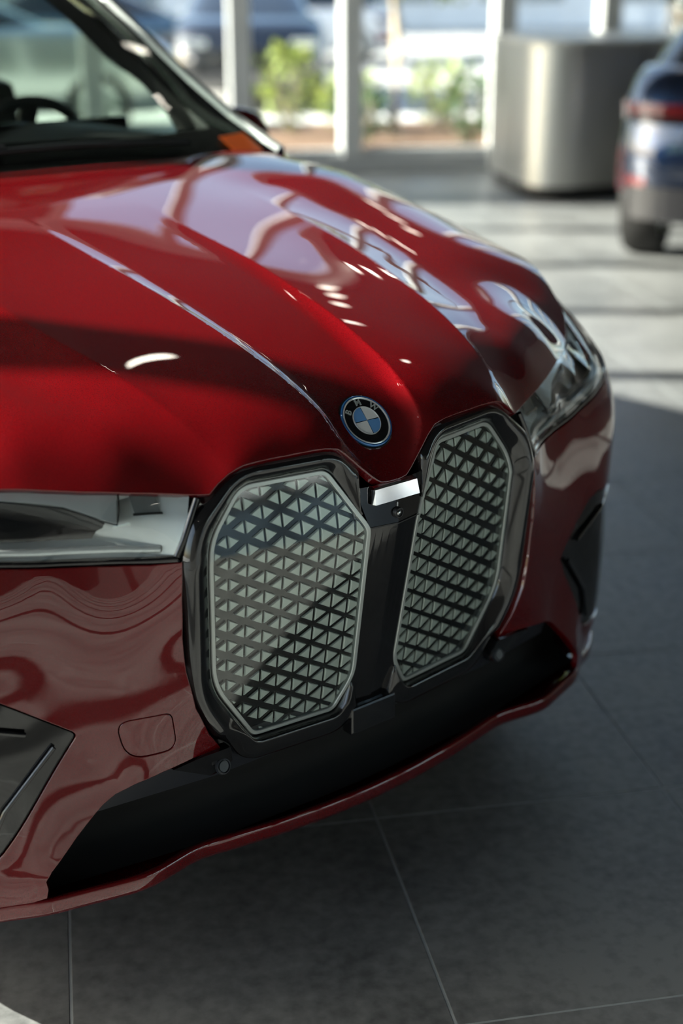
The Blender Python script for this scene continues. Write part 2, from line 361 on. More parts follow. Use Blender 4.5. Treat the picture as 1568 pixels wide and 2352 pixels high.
# --- bumper skin (one painted piece: both cheeks and the chin lip)
CURT = round_poly([(.525,.118,.505),(.66,.165,.60),(.80,.235,.585),(.87,.34,.56),(.86,.34,.31),(.78,.225,.285),(.66,.16,.302)], [.012,.03,.04,.02,.02,.04,.03])
frame_edge = [(.372,.056,.760),(.377,.052,.70),(.378,.052,.64),(.373,.054,.58),(.360,.054,.515),(.335,.055,.46),(.310,.060,.424)]
cheek = frame_edge+[(.36,.065,.425),(.41,.075,.418),(.455,.085,.408),(.484,.095,.395),(.503,.103,.381),(.548,.11,.338),(.59,.117,.292),(.600,.118,.276),(.598,.118,.262),(.600,.119,.247),(.618,.130,.241),(.66,.165,.235),(.74,.205,.220),(.80,.25,.22),(.87,.34,.225),(.92,.47,.23),(.95,.58,.25),
    (.948,.575,.45),(.948,.575,.62),(.945,.565,.75),(.930,.53,.88)]+[tuple(p+[.004,0,-.004]) for p in HL_BOT[::-1][:4]]+[tuple(p+[0,0,-.007]) for p in HL_BOT[::-1][4:]]
cheek = [tuple(p) for p in cheek]
TOW = round_poly([(-.474,.094,.513),(-.396,.068,.516),(-.388,.068,.452),(-.462,.093,.449)], [.022,.012,.022,.03], 6)
def grow(P, d): c = P.mean(0); v = P-c; return c+v*(1+d/np.linalg.norm(v, axis=1, keepdims=True))
d_r = panel_data(S_FASCIA, cheek, .016, holes=[CURT])
d_l = panel_data(S_FASCIA, np.array(cheek)*MX, .016, holes=[CURT*MX, grow(TOW, .0026)])
# chin lip: swept section under the intake
lip = np.array([(0,.050,.243),(.10,.053,.244),(.20,.062,.246),(.29,.075,.249),(.340,.083,.2505),(.365,.080,.251),(.425,.068,.252),(.455,.067,.2515),(.50,.083,.248),(.55,.101,.2455),(.60,.118,.242),(.66,.163,.234),(.74,.205,.219),(.80,.250,.219),(.87,.34,.224),(.92,.47,.229),(.945,.57,.245)])
lip = np.vstack([(lip[:0:-1])*MX, lip]); lip = resample(lip, .02)
k3 = np.array([.25,.5,.25])
for _ in range(2): lip[1:-1] = .25*lip[:-2]+.5*lip[1:-1]+.25*lip[2:]
sec = [(.030,-.016),(.010,-.001),(.004,.0),(.0005,-.0015),(-.0015,-.006),(-.001,-.022),(.004,-.030),(.05,-.040),(.30,-.045)]
P = np.array([[(p[0], p[1]+dy, p[2]+dz) for dy, dz in sec] for p in lip])
V, F = grid_vf(P, flip=True); V = np.array(V)
Nn = np.zeros_like(V)
for f in F:
    n = np.cross(V[f[1]]-V[f[0]], V[f[2]]-V[f[0]])
    for i in f: Nn[i] += n
Nn /= np.linalg.norm(Nn, axis=1, keepdims=True)+1e-12
if Nn[len(V)//2, 1] > 0: F = [f[::-1] for f in F]; Nn = -Nn
bumper = panel('bumper', join(d_r, d_l, (V, F, Nn)), M['paint'], car)
tag(panel('tow_cover', panel_data(S_FASCIA, grow(TOW, -.0016), .016, thick=.008), M['paint'], bumper), 'rounded square tow eye cover in the bumper')
# dark backing behind the groove of the cover
q = grow(TOW, .006); P0 = S_FASCIA.on(q); n0 = S_FASCIA.nrm(S_FASCIA.uv(q))
obj('tow_cover_recess', mesh('tow_cover_recess', P0-n0*.009, [tuple(range(len(q)))]), M['matt_black'], bumper)
# --- air curtains: gloss black blades set into the cheeks
for s in (1, -1):
    d = panel_data(S_FASCIA, grow(CURT, -.002), .02, thick=.01); V, F, N = d; d = (V-N*.004, F, N)
    ac = panel('air_curtain', d if s == 1 else mirror(d), M['gloss_black'], car)
    sl = S_FASCIA.on([(.60,.14,.52),(.70,.18,.555),(.80,.235,.56)]); sl2 = S_FASCIA.on([(.562,.13,.49),(.64,.155,.40),(.668,.16,.33)])
    for L in (sl, sl2):
        nn = S_FASCIA.nrm(S_FASCIA.uv(L)); path = resample(L+nn*.001, .02)*(1 if s == 1 else MX)
        tube('blade_edge', path, .004, M['gloss_black'], ac, 8)
# --- side panels, behind the bumper, with wheel arches
Sside = Surf([(.955,.60,.3),(.957,.60,.62),(.955,.60,.72),(.955,.62,.9),(.975,.9,.5),(.98,.9,.75),(.955,.9,.95),(.97,1.5,.3),(.98,1.5,.7),(.955,1.5,.98),(.955,3,.3),(.965,3,.7),(.945,3,.98),(.98,4.2,.5),(.985,4.2,.8),(.95,4.2,1.0),(.90,4.85,.6),(.88,4.85,.95)], frame=((0,1,0),(0,0,1),(1,0,0)), sym=False, smooth=1e-5)
def arch(yc, r, n=18): return [(.97, yc-r*math.cos(t), .37+r*math.sin(t)) for t in np.linspace(-.3, math.pi+.3, n)]
so = [(.95,.585,.62),(.95,.585,.46)]+[p for p in arch(.95, .41) if p[1] > .57]+[(.96,1.6,.25),(.96,3.3,.25)]+arch(3.95, .41)+[(.93,4.6,.3),(.9,4.85,.55),(.9,4.85,.9),(.95,4.2,1.03),(.95,3,1.06),(.95,1.5,1.05),(.95,1.33,1.04),(.95,1.0,1.0),(.95,.75,.97),(.95,.6,.90)]
d = panel_data(Sside, so, .05)
for s in (1, -1): panel('body_side', d if s == 1 else mirror(d), M['paint'], car)
# shoulder strips that close bonnet to body side
for s in (1, -1):
    ys = np.linspace(.60, 1.335, 16); A = S_HOOD.on([(.872, y, .985+(y-.6)*.14) for y in ys]); B = Sside.on([(.95, y, z) for y, z in zip(ys, np.linspace(.90, 1.035, 16))])
    A[:, 0] += .001; G = np.array([[a+(b-a)*t+np.array([.012, 0, .012])*math.sin(math.pi*t) for t in np.linspace(0, 1, 5)] for a, b in zip(A, B)])
    grid('shoulder_panel', G*(1 if s == 1 else MX), M['paint'], car)
# --- kidney grilles
KID = [(.116,.850),(.260,.849),(.321,.769),(.312,.529),(.237,.414),(.078,.410),(.043,.469),(.050,.747)]
KR = [.014,.022,.035,.035,.014,.012,.022,.014]
ring0 = round_poly(KID, KR, 6)
def inset(P, d):
    """offset a closed convex 2D polygon inwards (d>0) or outwards"""
    P = np.asarray(P, float); t = np.roll(P, -1, 0)-np.roll(P, 1, 0); t /= np.linalg.norm(t, axis=1, keepdims=True); n = np.stack([-t[:, 1], t[:, 0]], -1)
    if ((P.mean(0)-P)*n).sum() < 0: n = -n
    return P+n*d
def k3d(P, off=0.): P = np.asarray(P); return np.stack([P[:, 0], kid_y(P[:, 0], P[:, 1])+off, P[:, 1]], -1)
def sheet(name, outl, off, m, parent, s, step=.02, fold=.747):
    o2 = resample(outl, step, True); lo, hi = o2.min(0), o2.max(0)
    g = np.array([(x, z) for x in np.arange(lo[0], hi[0], step) for z in list(np.arange(lo[1], hi[1], step))+[fold]]); g = g[inside(o2, g) & (seg_dist(o2, g) > .004)]
    r = delaunay_2d_cdt([Vector(p) for p in np.vstack([o2, g])], [(i, (i+1) % len(o2)) for i in range(len(o2))], [], 0, 1e-7)
    V2 = np.array([tuple(v) for v in r[0]]); T = [f for f in r[2] if inside(o2, V2[list(f)].mean(0)[None])[0]]
    V = k3d(V2, off)*(1 if s == 1 else MX); me = mesh(name, V, T); bm = bmesh.new(); bm.from_mesh(me)
    for f in bm.faces:
        f.normal_update()
        if f.normal.y > 0: f.normal_flip()
        f.smooth = True
    for e in bm.edges:
        if len(e.link_faces) == 2 and e.calc_face_angle(0) > R(6): e.smooth = False
    bm.to_mesh(me); bm.free(); return obj(name, me, m, parent)
def clip_poly(P, clipper):
    """Sutherland-Hodgman, convex clipper (ccw)"""
    out = [np.asarray(p) for p in P]
    for i in range(len(clipper)):
        a, b = clipper[i], clipper[(i+1) % len(clipper)]; e = b-a; inn = []
        def sd(p): return e[0]*(p[1]-a[1])-e[1]*(p[0]-a[0])
        for j in range(len(out)):
            p, q = out[j-1], out[j]; dp, dq = sd(p), sd(q)
            if (dp >= 0) != (dq >= 0): inn.append(p+(q-p)*dp/(dp-dq))
            if dq >= 0: inn.append(q)
        out = inn
        if len(out) < 3: return None
    return np.array(out)
area2 = lambda P: .5*np.sum(P[:, 0]*np.roll(P[:, 1], -1)-np.roll(P[:, 0], -1)*P[:, 1])
clipper = inset(ring0, .0082); clipper = clipper if area2(clipper) > 0 else clipper[::-1]
pieces = []
EA, CW = .0352, .0305
for c in range(-1, 12):
    x0 = .043+c*CW; x1 = x0+CW
    for r_ in range(-2, 16):
        for kind in (0, 1):
            zb = .398+r_*EA
            if kind == 0: # upright edge on the left of the column, point to the right
                o = (c % 2)*EA/2; T = [(x0, zb+o), (x1, zb+o+EA/2), (x0, zb+o+EA)]
            else:
                o = ((c+1) % 2)*EA/2; T = [(x0, zb+o+EA/2), (x1, zb+o), (x1, zb+o+EA)]
            T = np.array(T); T = T if area2(T) > 0 else T[::-1]; cen = T.mean(0)
            u = np.clip((cen[0]-.06)/.24, 0, 1); w = np.clip((.60-cen[1])/.2, 0, 1)
            sc = .735-.215*u-.02*w*u
            T = cen+(T-cen)*sc
            # the gap on the upright edge is thinner than on the slanted ones
            T[:, 0] += (-1 if kind == 0 else 1)*max(0, CW/3*(1-sc)-.0021)
            Q = clip_poly(T, clipper)
            if Q is None or area2(Q) < 1.2e-5: continue
            keep = [Q[0]]
            for p in Q[1:]:
                if np.linalg.norm(p-keep[-1]) > 2e-4: keep.append(p)
            Q = np.array(keep)
            if len(Q) >= 3: pieces.append((Q, cen))
def tri_vf(Q, s):
    c = Q.mean(0); n = len(Q); A = k3d(Q, .0065); B = k3d(c+(Q-c)*.985, .0045); T = k3d(c+(Q-c)*.84, .0030)
    V = np.vstack([A, B, T])*(1 if s == 1 else MX)
    F = [tuple(range(2*n, 3*n))]+[(i, (i+1) % n, n+(i+1) % n, n+i) for i in range(n)]+[(n+i, n+(i+1) % n, 2*n+(i+1) % n, 2*n+i) for i in range(n)]
    return V, [f if s == 1 else f[::-1] for f in F]
for s in (-1, 1):
    kg = sheet('kidney_grille', inset(ring0, -.012), .008, M['gloss_black'], car, s)
    # silver trim ring
    o2 = resample(ring0, .01, True); offs = [(-.002,.009),(-.0015,.0012),(-.0003,.0),(.0048,.0),(.0058,.0012),(.0062,.009)]
    G = np.array([k3d(inset(o2, d), y) for d, y in offs])*(1 if s == 1 else MX)
    grid('trim_ring', G, M['trim_silver'], kg, closed_v=True, smooth=False)
    sheet('cover_pane', inset(ring0, .003), .0012, M['cover_glass'], kg, s)
    order = sorted(pieces, key=lambda q: q[1][0]); nown = 0
    V, F = [], []
    for Q, cen in order:
        v, f = tri_vf(Q, s)
        if s == -1 or nown < 300-len(pieces): obj('grille_triangle', mesh('grille_triangle', v, f), M['satin_silver'], kg); nown += 1
        else: F += [tuple(i+len(V) for i in q) for q in f]; V += v.tolist()
    if V: tag(obj('grille_triangles', mesh('grille_triangles', V, F), M['satin_silver'], kg), kind='stuff')
    # gloss black surround: sections along the ring from the lower inner corner round the outside to the upper inner corner
    ringo = resample(ring0, .007, True); t = np.roll(ringo, -1, 0)-np.roll(ringo, 1, 0); t /= np.linalg.norm(t, axis=1, keepdims=True)
    no = np.stack([-t[:, 1], t[:, 0]], -1); no = no*(1 if ((ringo.mean(0)-ringo)*no).sum() < 0 else -1)
    iG = np.argmin(np.linalg.norm(ringo-[.047,.455], axis=1)); iH = np.argmin(np.linalg.norm(ringo-[.062,.770], axis=1))
    # walk from G through the bottom (F, E), outside (D, C), top (B, A) to H
    idx = [(iG+k*d) % len(ringo) for d in (-1,) for k in range(len(ringo))]
    stop = idx.index(iH); idx = idx[:stop+1]
    P = []; L = len(idx)
    for j, i in enumerate(idx):
        p, n = ringo[i], no[i]; x, z = p; y = kid_y(x, z)
        te = min(1, j/6, (L-1-j)/9)                              # taper at both ends
        bot = np.clip((.47-z)/.05, 0, 1); top = np.clip((z-.79)/.06, 0, 1); inn = np.clip((.10-x)/.04, 0, 1)*(z > .7)
        wmax = .036+.019*(1-top)*(1-bot)-.014*inn; tt = max(te, .12)
        Pside = np.array([(.0030,.004),(.006,-.003),(.018,-.011),(.027,-.0155),(.036,-.0165),(.044,-.0125),(.051,-.002),(.055,.016)])*[wmax/.055, 1-.1*top]
        Pbot = np.array([(.0030,.004),(.0040,-.004),(.0050,-.010),(.0075,-.0125),(.011,-.0130),(.037,-.0085),(.0405,-.005),(.044,.018)])
        prof = (Pside*(1-bot)+Pbot*bot)*[tt, 1]; prof[:, 1] = np.where(prof[:, 1] < 0, prof[:, 1]*te, prof[:, 1])
        row = [(x+n[0]*o, y+dy, z+n[1]*o) for o, dy in prof]
        P.append(row)
    P = np.array(P)*(1 if s == 1 else MX)
    # smooth subdivision across the section
    P2 = []
    for row in P:
        r2 = [row[0]]
        for a_, b_ in zip(row[:-1], row[1:]): r2 += [a_*.75+b_*.25, a_*.25+b_*.75]
        r2.append(row[-1]); P2.append(r2)
    fr = grid('surround', np.array(P2), M['gloss_black'], kg, flip=(s == 1))
# --- centre bar between the kidneys
def cb(x, z, off=.002): return (x, kid_y(np.abs(x), z)+off, z)
zs = np.array([.40,.43,.47,.55,.65,.738,.747,.756,.80,.812]); xs = np.linspace(-1, 1, 9)
hw = np.interp(zs, [.40,.43,.469,.747,.77,.80,.84], [.06,.05,.047,.052,.056,.066,.084])
G = np.array([[cb(x*w, z) for x in xs] for z, w in zip(zs, hw)])
bar = grid('centre_bar', G, M['gloss_black'], car, smooth=False)
G = np.array([[cb(x*w, z, -.0008) for x in (-1,-.5,0,.5,1)] for z, w in ((.7462,.0515),(.7478,.0515))]); grid('fold_line', G, M['slate_plastic'], bar, smooth=False)
# chrome block under the bonnet notch
zc = [.783,.786,.8095,.8135]; wc = [.047,.049,.047,.045]; yo = [.012,.0015,.0065,.016]
G = np.array([[(x*w, o, z) for x in (-1,-.94,-.5,0,.5,.94,1)] for z, w, o in zip(zc, wc, yo)])
G[:, 0, 1] += .012; G[:, -1, 1] += .012
chrome = grid('chrome_bar', G, M['chrome'], car, smooth=False)
# front camera
mt = Matrix.Translation((0, kid_y(0, .764)-.001, .764)) @ Matrix.Rotation(R(90), 4, 'X')
camr = lathe('front_camera', [(0,.001),(.0062,.001),(.0068,.003),(.0082,.003),(.0092,.0015),(.0094,-.004)], M['satin_black'], car, 32, mt)
lathe('camera_lens', [(0,.0032),(.0022,.003),(.0040,.0018),(.0042,.0)], M['chrome'], camr, 24, mt)
boxes('mounting_clip', [((-.0006, kid_y(0,.7735)-.0006, .7735),(.0006, kid_y(0,.7735)+.002, .781))], M['chrome'], camr)
# --- emblem
e0 = S_HOOD.on([(0,.081,.896)])[0]; en = S_HOOD.nrm(S_HOOD.uv([(0,.081,.896)]))[0]
zx = Vector(en); xx = Vector((1,0,0)); yy = zx.cross(xx); em = Matrix(((xx.x,yy.x,zx.x,e0[0]),(xx.y,yy.y,zx.y,e0[1]),(xx.z,yy.z,zx.z,e0[2]),(0,0,0,1)))
emb = lathe('emblem', [(.0495,-.004),(.0490,.0015),(.0470,.0022),(.0462,.0012)], M['gloss_black'], car, 72, em)
lathe('blue_ring', [(.0465,.0008),(.0462,.0040),(.0448,.0054),(.0430,.0050),(.0424,.0036),(.042,.001)], M['emblem_ring_blue'], emb, 72, em)
lathe('silver_ring', [(.0430,.003),(.0427,.0054),(.0416,.0060),(.0403,.0052),(.0400,.0035)], M['emblem_silver'], emb, 72, em)
lathe('black_field', [(0,.0042),(.0250,.0044),(.0406,.0038)], M['gloss_black'], emb, 72, em)
lathe('inner_ring', [(.0256,.0042),(.0253,.0060),(.0243,.0062),(.0240,.0046)], M['emblem_silver'], emb, 64, em)
for q in range(4):
    a0 = q*math.pi/2+.02; a1 = (q+1)*math.pi/2-.02; aa = np.linspace(a0, a1, 14); c_ = np.array([math.cos((a0+a1)/2), math.sin((a0+a1)/2)])*.0008
    ring = [(c_[0]+.0237*math.cos(t), c_[1]+.0237*math.sin(t)) for t in aa]; V = [(c_[0], c_[1], .0060)]+[(x, y, .0054) for x, y in ring]+[(c_[0], c_[1], .004)]+[(x, y, .004) for x, y in ring]
    n = len(V)//2; F = [(0, i, i+1) for i in range(1, n-1)]+[(i, n+i, n+i+1, i+1) for i in range(1, n-1)]+[(0, n, n+1, 1), (n-1, n-1+n, n, 0)]
    me = mesh('quadrant', V, F); me.transform(em); obj('quadrant', me, M['emblem_white'] if q in (0, 2) else M['emblem_blue'], emb)
for ch, ang in (('B', 142), ('M', 90), ('W', 38)):
    fc = bpy.data.curves.new('letter', 'FONT'); fc.body = ch; fc.size = .0150; fc.extrude = .0006; fc.align_x = 'CENTER'; fc.align_y = 'CENTER'; fc.offset = .0002; fc.resolution_u = 3
    fo = bpy.data.objects.new('letter_tmp', fc); COL.objects.link(fo); dg = bpy.context.evaluated_depsgraph_get(); me = bpy.data.meshes.new_from_object(fo.evaluated_get(dg)); bpy.data.objects.remove(fo); bpy.data.curves.remove(fc)
    t = R(ang); r_ = .0328; me.transform(em @ Matrix.Translation((r_*math.cos(t), r_*math.sin(t), .0050)) @ Matrix.Rotation(t-math.pi/2, 4, 'Z')); me.materials.clear(); me.name = 'letter'
    obj('letter', me, M['satin_silver'], emb)
# --- headlights
def lamp_pt(x, f, dep=0.):
    """point inside the lamp: f=0 lower edge .. 1 upper edge, dep behind the lens"""
    zt = np.interp(x, HL_TOP[:, 0], HL_TOP[:, 2]); zb = np.interp(x, HL_BOT[:10, 0], HL_BOT[:10, 2]); zz = zb+(zt-zb)*f
    p, n = S_LAMP.at([(x, 0, zz)]); return (p-n*dep)[0]
top_in = np.array([(.333,.062,.846)]+[tuple(p+[0,.004,-.006]) for p in HL_TOP[1:]]); bot_in = np.array([(.374,.062,.770)]+[tuple(p) for p in HL_BOT[1:]])
lo = np.vstack([top_in, bot_in[::-1]])
for s in (-1, 1):
    hl = tag(empty('headlight', parent=car))
    d = panel_data(S_LAMP, lo, .02, thick=.006); panel('lens', d if s == 1 else mirror(d), M['lens'], hl)
    def part(name, G, m, **k): return grid(name, np.array(G)*(1 if s == 1 else MX), m, hl, **k)
    xs = np.concatenate([np.linspace(.322,.60,12), np.linspace(.63,.80,6)])
    # housing: light grey bowl behind the lens
    G = [[lamp_pt(x, f, dp) for f, dp in ((1.06,.004),(1.0,.02),(.9,.05),(.5,.062),(.25,.050),(.12,.03),(.02,.012),(-.06,.004))] for x in np.linspace(.36,.80,24)]
    part('housing', G, M['lamp_grey'])
    tl = np.vstack([[(.74,.26,.90)], top_in[top_in[:, 0] > .72], bot_in[::-1][bot_in[::-1][:, 0] > .73], [(.74,.23,.82)]]); V_, F_, N_ = panel_data(S_LAMP, tl, .025, thick=0); d2 = (V_-N_*.022, F_, N_)
    panel('tail_housing', d2 if s == 1 else mirror(d2), M['lamp_grey'], hl)
    # end wall next to the grille: pale grey slope
    G = [[lamp_pt(.340+.036*(1-f)+u_, f, .003+.30*u_) for f in (1.04,.7,.35,-.02)] for u_ in (0,.03,.06,.09,.12)]
    part('end_reflector', G, M['lamp_silver'])
    # black lamp chamber with a slanted inner end, under the silver light blade
    ftop = lambda x: np.interp(x, [.45,.48,.51,.58], [.58,.70,.80,.86])
    rows = []
    for u_ in np.linspace(0, 1, 18):
        r0 = []
        for w_, dp in ((1,.012),(.97,.016),(.6,.024),(.2,.022),(.0,.014),(-.05,.03)):
            xs0 = .466+.020*(1-w_); x = xs0+(.79-xs0)*u_; r0.append(lamp_pt(x, .30+(ftop(x)-.30)*w_, dp))
        rows.append(r0)
    part('lamp_chamber', rows, M['gloss_black'])
    rows = []
    for u_ in np.linspace(0, 1, 18):
        r0 = []
        for w_, dp in ((1,.014),(.97,.008),(.05,.006),(0,.014)):
            xs0 = .436+.016*(1-w_); x = xs0+(.79-xs0)*u_; r0.append(lamp_pt(x, ftop(x)+(.985-ftop(x))*w_, dp))
        rows.append(r0)
    part('light_blade', rows, M['lamp_silver'], smooth=False)
    part('blade_gap_shade', tube_P(np.array([lamp_pt(.434, .97, .010), lamp_pt(.441, .78, .009), lamp_pt(.449, .585, .008), lamp_pt(.48, .69, .009), lamp_pt(.51, .79, .009), lamp_pt(.58, .85, .009), lamp_pt(.70, .85, .009)]), .0018, 6), M['gloss_black'], closed_v=True)  # shade in the gap round the light blade, modelled as a black tube
    # small dark printed plate near the inner end
    G = [[lamp_pt(x, f, .010) for f in (.98,.70)] for x in (.385,.40,.42)]; part('printed_plate', G, mat('plate_smoke', (.16,.17,.17), .25, .2) if 'plate_smoke' not in bpy.data.materials else bpy.data.materials['plate_smoke'], smooth=False)
    G = [[lamp_pt(x, f, .008) for f in (.725,.69)] for x in (.383,.40,.423)]; part('plate_edge', G, M['chrome'], smooth=False)
    # chrome strip along the lower edge
    part('lower_strip', tube_P(np.array([lamp_pt(x, .13, .010) for x in np.linspace(.395,.79,20)]), .0060, 8), M['lamp_silver'], closed_v=True)
    part('lower_seal', tube_P(np.array([lamp_pt(x, -.015, .003) for x in np.linspace(.375,.79,20)]), .006, 8), M['gloss_black'], closed_v=True)
    part('inner_seal', tube_P(np.array([(.336,.066,.848),(.350,.064,.82),(.364,.063,.79),(.376,.064,.768)]), .005, 8), M['gloss_black'], closed_v=True)
# --- lower intake: recessed slate panel, dark cavity, sensors
xs = np.linspace(-.50,.50,41)
def yi(x): return float(np.interp(abs(x), [0,.1,.3,.5,.62], [.060,.064,.075,.110,.135]))
G = np.array([[(x, yi(x)+dy, z-.02*abs(x)) for z, dy in ((.445,.03),(.432,.012),(.405,.010),(.362,.022),(.352,.045))] for x in xs])
intake = grid('lower_intake', G, M['slate_plastic'], car, smooth=False)
xs2 = np.linspace(-.64,.64,41)
G = np.array([[(x, yi(x)+dy, z) for z, dy in ((.42-.02*abs(x),.03),(.36,.06),(.30,.09),(.25,.085),(.232,.03))] for x in xs2]); grid('intake_cavity', G, M['matt_black'], intake)
for s in (-1, 1):
    # wedge shaped sensor carrier below the surround
    tri = np.array([(.395,.070,.415),(.345,.060,.424),(.296,.056,.425),(.288,.055,.395),(.300,.056,.375),(.325,.062,.376)]); tri[3:, 1] += [.010,.020,.012]; tri2 = tri+[0,.02,0]
    V = np.vstack([tri, tri2])*(1 if s == 1 else MX); n = len(tri); F = [tuple(range(n))]+[(i, n+i, n+(i+1) % n, (i+1) % n) for i in range(n)]
    me = mesh('sensor_carrier', V, F); sharp(me, 20); sc_ = obj('sensor_carrier', me, M['gloss_black'], car)
    mt = Matrix.Translation((s*.308,.0625,.392)) @ Matrix.Rotation(R(72), 4, 'X')
    lathe('parking_sensor', [(0,.003),(.0085,.003),(.0092,.001),(.0100,.001),(.0108,.0035),(.0128,.003),(.0135,-.002)], M['slate_plastic'], sc_, 32, mt)
    # lower fins between surround and cavity
boxes('intake_fin', [((-.05,.055,.355),(.05,.08,.405))], M['gloss_black'], intake, .004)
# underside and inner shell, so that no light leaks into the body
boxes('undertray', [((-.86,.36,.215),(.86,4.6,.26))], M['matt_black'], car)
shell = [((-.60,.14,.26),(.60,.19,.80)),((-.86,.62,.25),(-.70,1.45,.80)),((.70,.62,.25),(.86,1.45,.80))]
boxes('inner_shell', [((-.30,.17,.26),(.30,.24,.78)),((-.62,.30,.26),(.62,1.3,.86)),((-.84,.46,.26),(.84,.555,.84))], M['matt_black'], car)

# --- windscreen, pillars, roof, cabin
ws = np.array([(0,1.262,1.168),(.2,1.268,1.166),(.4,1.28,1.162),(.6,1.295,1.157),(.735,1.315,1.152),(.72,1.37,1.18),(.695,1.53,1.26),(.668,1.67,1.36),(.640,1.78,1.44),(.60,1.88,1.51),(.55,2.14,1.620),(.4,2.06,1.635),(.2,2.02,1.642),(0,2.01,1.645)])
ws = np.vstack([ws, (ws*MX)[-2:0:-1]])
screen = panel('windscreen', panel_data(S_GLASS, ws, .06, thick=.004), M['screen_glass'], car)
# black printed border of the glass: bottom band and the two sides
def band(a, b, n=24): return np.array([[S_GLASS.on([p+(q-p)*t])[0] for t in np.linspace(0, 1, 4)] for p, q in zip(resample(a, .05), resample(b, .05))]) if False else None
def strip(A, B, n=26, off=.006):
    A, B = np.array(A, float), np.array(B, float); s = lambda L: np.stack([np.interp(np.linspace(0, 1, n), np.linspace(0, 1, len(L)), L[:, k]) for k in range(3)], -1)
    a, b = s(A), s(B); G = np.array([[p+(q-p)*t for t in np.linspace(0, 1, 5)] for p, q in zip(a, b)]); sh = G.shape; g = G.reshape(-1, 3); P, N = S_GLASS.at(g); return (P-N*off).reshape(sh)
lowA = [(-.74,1.315,1.152),(-.4,1.28,1.162),(0,1.262,1.168),(.4,1.28,1.162),(.74,1.315,1.152)]; lowB = [(-.70,1.42,1.23),(-.4,1.35,1.215),(0,1.335,1.222),(.4,1.35,1.215),(.70,1.42,1.23)]
grid('black_band', strip(lowA, lowB), M['gloss_black'], screen)
for s in (1, -1):
    A = [(.735,1.315,1.152),(.72,1.37,1.18),(.695,1.53,1.26),(.668,1.67,1.36),(.640,1.78,1.44),(.60,1.88,1.51),(.55,2.14,1.62)]; B = [(.63,1.34,1.19),(.645,1.40,1.215),(.63,1.54,1.28),(.605,1.67,1.37),(.575,1.77,1.44),(.535,1.86,1.51),(.49,2.12,1.62)]
    G = strip(A, B); grid('black_border', G*(1 if s == 1 else MX), M['gloss_black'], screen)
    B2_ = [(.63,1.36,1.17),(.645,1.42,1.20),(.63,1.56,1.265),(.605,1.69,1.355),(.575,1.79,1.425),(.535,1.88,1.495),(.49,2.14,1.60)]; C2_ = [(.563,1.44,1.165),(.59,1.51,1.21),(.598,1.60,1.265),(.578,1.65,1.31),(.526,1.70,1.355),(.50,1.78,1.42),(.475,1.87,1.48)]
    it0 = lambda L: np.stack([np.interp(np.linspace(0, 1, 14), np.linspace(0, 1, len(L)), np.array(L)[:, k]) for k in range(3)], -1); b2_, c2_ = it0(B2_), it0(C2_)
    G = np.array([[p_, p_+(q_-p_)*.5+np.array([.0,.0,-.012]), q_, q_+[.10,.10,-.03]] for p_, q_ in zip(b2_, c2_)]); grid('pillar_trim', G*(1 if s == 1 else MX), M['dash'], car)
    # silver finisher along the pillar and the pillar itself
    pil = np.array([(.757,1.296,1.155),(.747,1.33,1.171),(.722,1.451,1.228),(.692,1.585,1.308),(.662,1.72,1.399),(.625,1.859,1.497),(.575,2.16,1.635),(.585,2.5,1.69),(.59,3.2,1.69),(.58,4.2,1.62)])
    pil = resample(pil, .06)*(1 if s == 1 else MX)
    P = []
    for i, p in enumerate(pil):
        o = s; P.append([(p[0]-o*.014, p[1]-.006, p[2]-.002),(p[0]-o*.008, p[1]-.006, p[2]+.009),(p[0]+o*.010, p[1], p[2]+.011),(p[0]+o*.016, p[1]+.006, p[2]+.004)])
    grid('pillar_finisher', P, M['trim_silver'], car, smooth=False)
    P = []
    for p in pil:
        P.append([(p[0]-s*.014, p[1]-.004, p[2]-.004),(p[0]+s*.018, p[1]+.006, p[2]+.003),(p[0]+s*.052, p[1]+.05, p[2]-.035),(p[0]+s*.010, p[1]+.06, p[2]-.055),(p[0]-s*.06, p[1]+.03, p[2]-.03)])
    grid('pillar', P, M['gloss_black'], car, closed_v=True)
    # side glass and door frame
    belt = np.array([(.90,1.45,1.085),(.925,1.9,1.095),(.925,3.0,1.10),(.90,4.1,1.13)]); rail = np.array([(.755,1.52,1.24),(.625,2.14,1.60),(.655,3.0,1.655),(.64,3.9,1.60)])
    n = 16; it = lambda L: np.stack([np.interp(np.linspace(0, 1, n), np.linspace(0, 1, len(L)), L[:, k]) for k in range(3)], -1); a_, b_ = it(belt), it(rail)
    G = np.array([[p+(q-p)*t+np.array([.03, 0, 0])*math.sin(math.pi*t) for t in np.linspace(0, 1, 6)] for p, q in zip(a_, b_)])
    grid('side_window', G*(1 if s == 1 else MX), M['side_glass'], car)
    B2 = np.array([[p, p+[.03,0,-.02], p+[.03,0,-.06]] for p in a_]); grid('belt_trim', B2*(1 if s == 1 else MX), M['gloss_black'], car)
    # quarter area in front of the side glass
    V = np.array([(.88,1.335,1.087),(.765,1.32,1.15),(.757,1.50,1.24),(.90,1.47,1.085)])*(1 if s == 1 else MX); obj('mirror_triangle', mesh('mirror_triangle', V, [(0,1,2,3)]), M['gloss_black'], car)
    # door mirror
    V, F = lathe_vf([(0,-.06),(.05,-.055),(.085,-.02),(.09,.02),(.075,.05),(0,.055)], 20); me = mesh('door_mirror', V, F, True); me.transform(Matrix.Translation((s*1.03,1.88,1.13)) @ Matrix.Rotation(R(90), 4, 'X') @ Matrix.Diagonal((1.25,.85,.9,1))); obj('door_mirror', me, M['paint'], car)
    boxes('mirror_stalk', [((s*.95-.07,1.88,1.08),(s*.95+.07,1.92,1.105))], M['gloss_black'], car, .008)
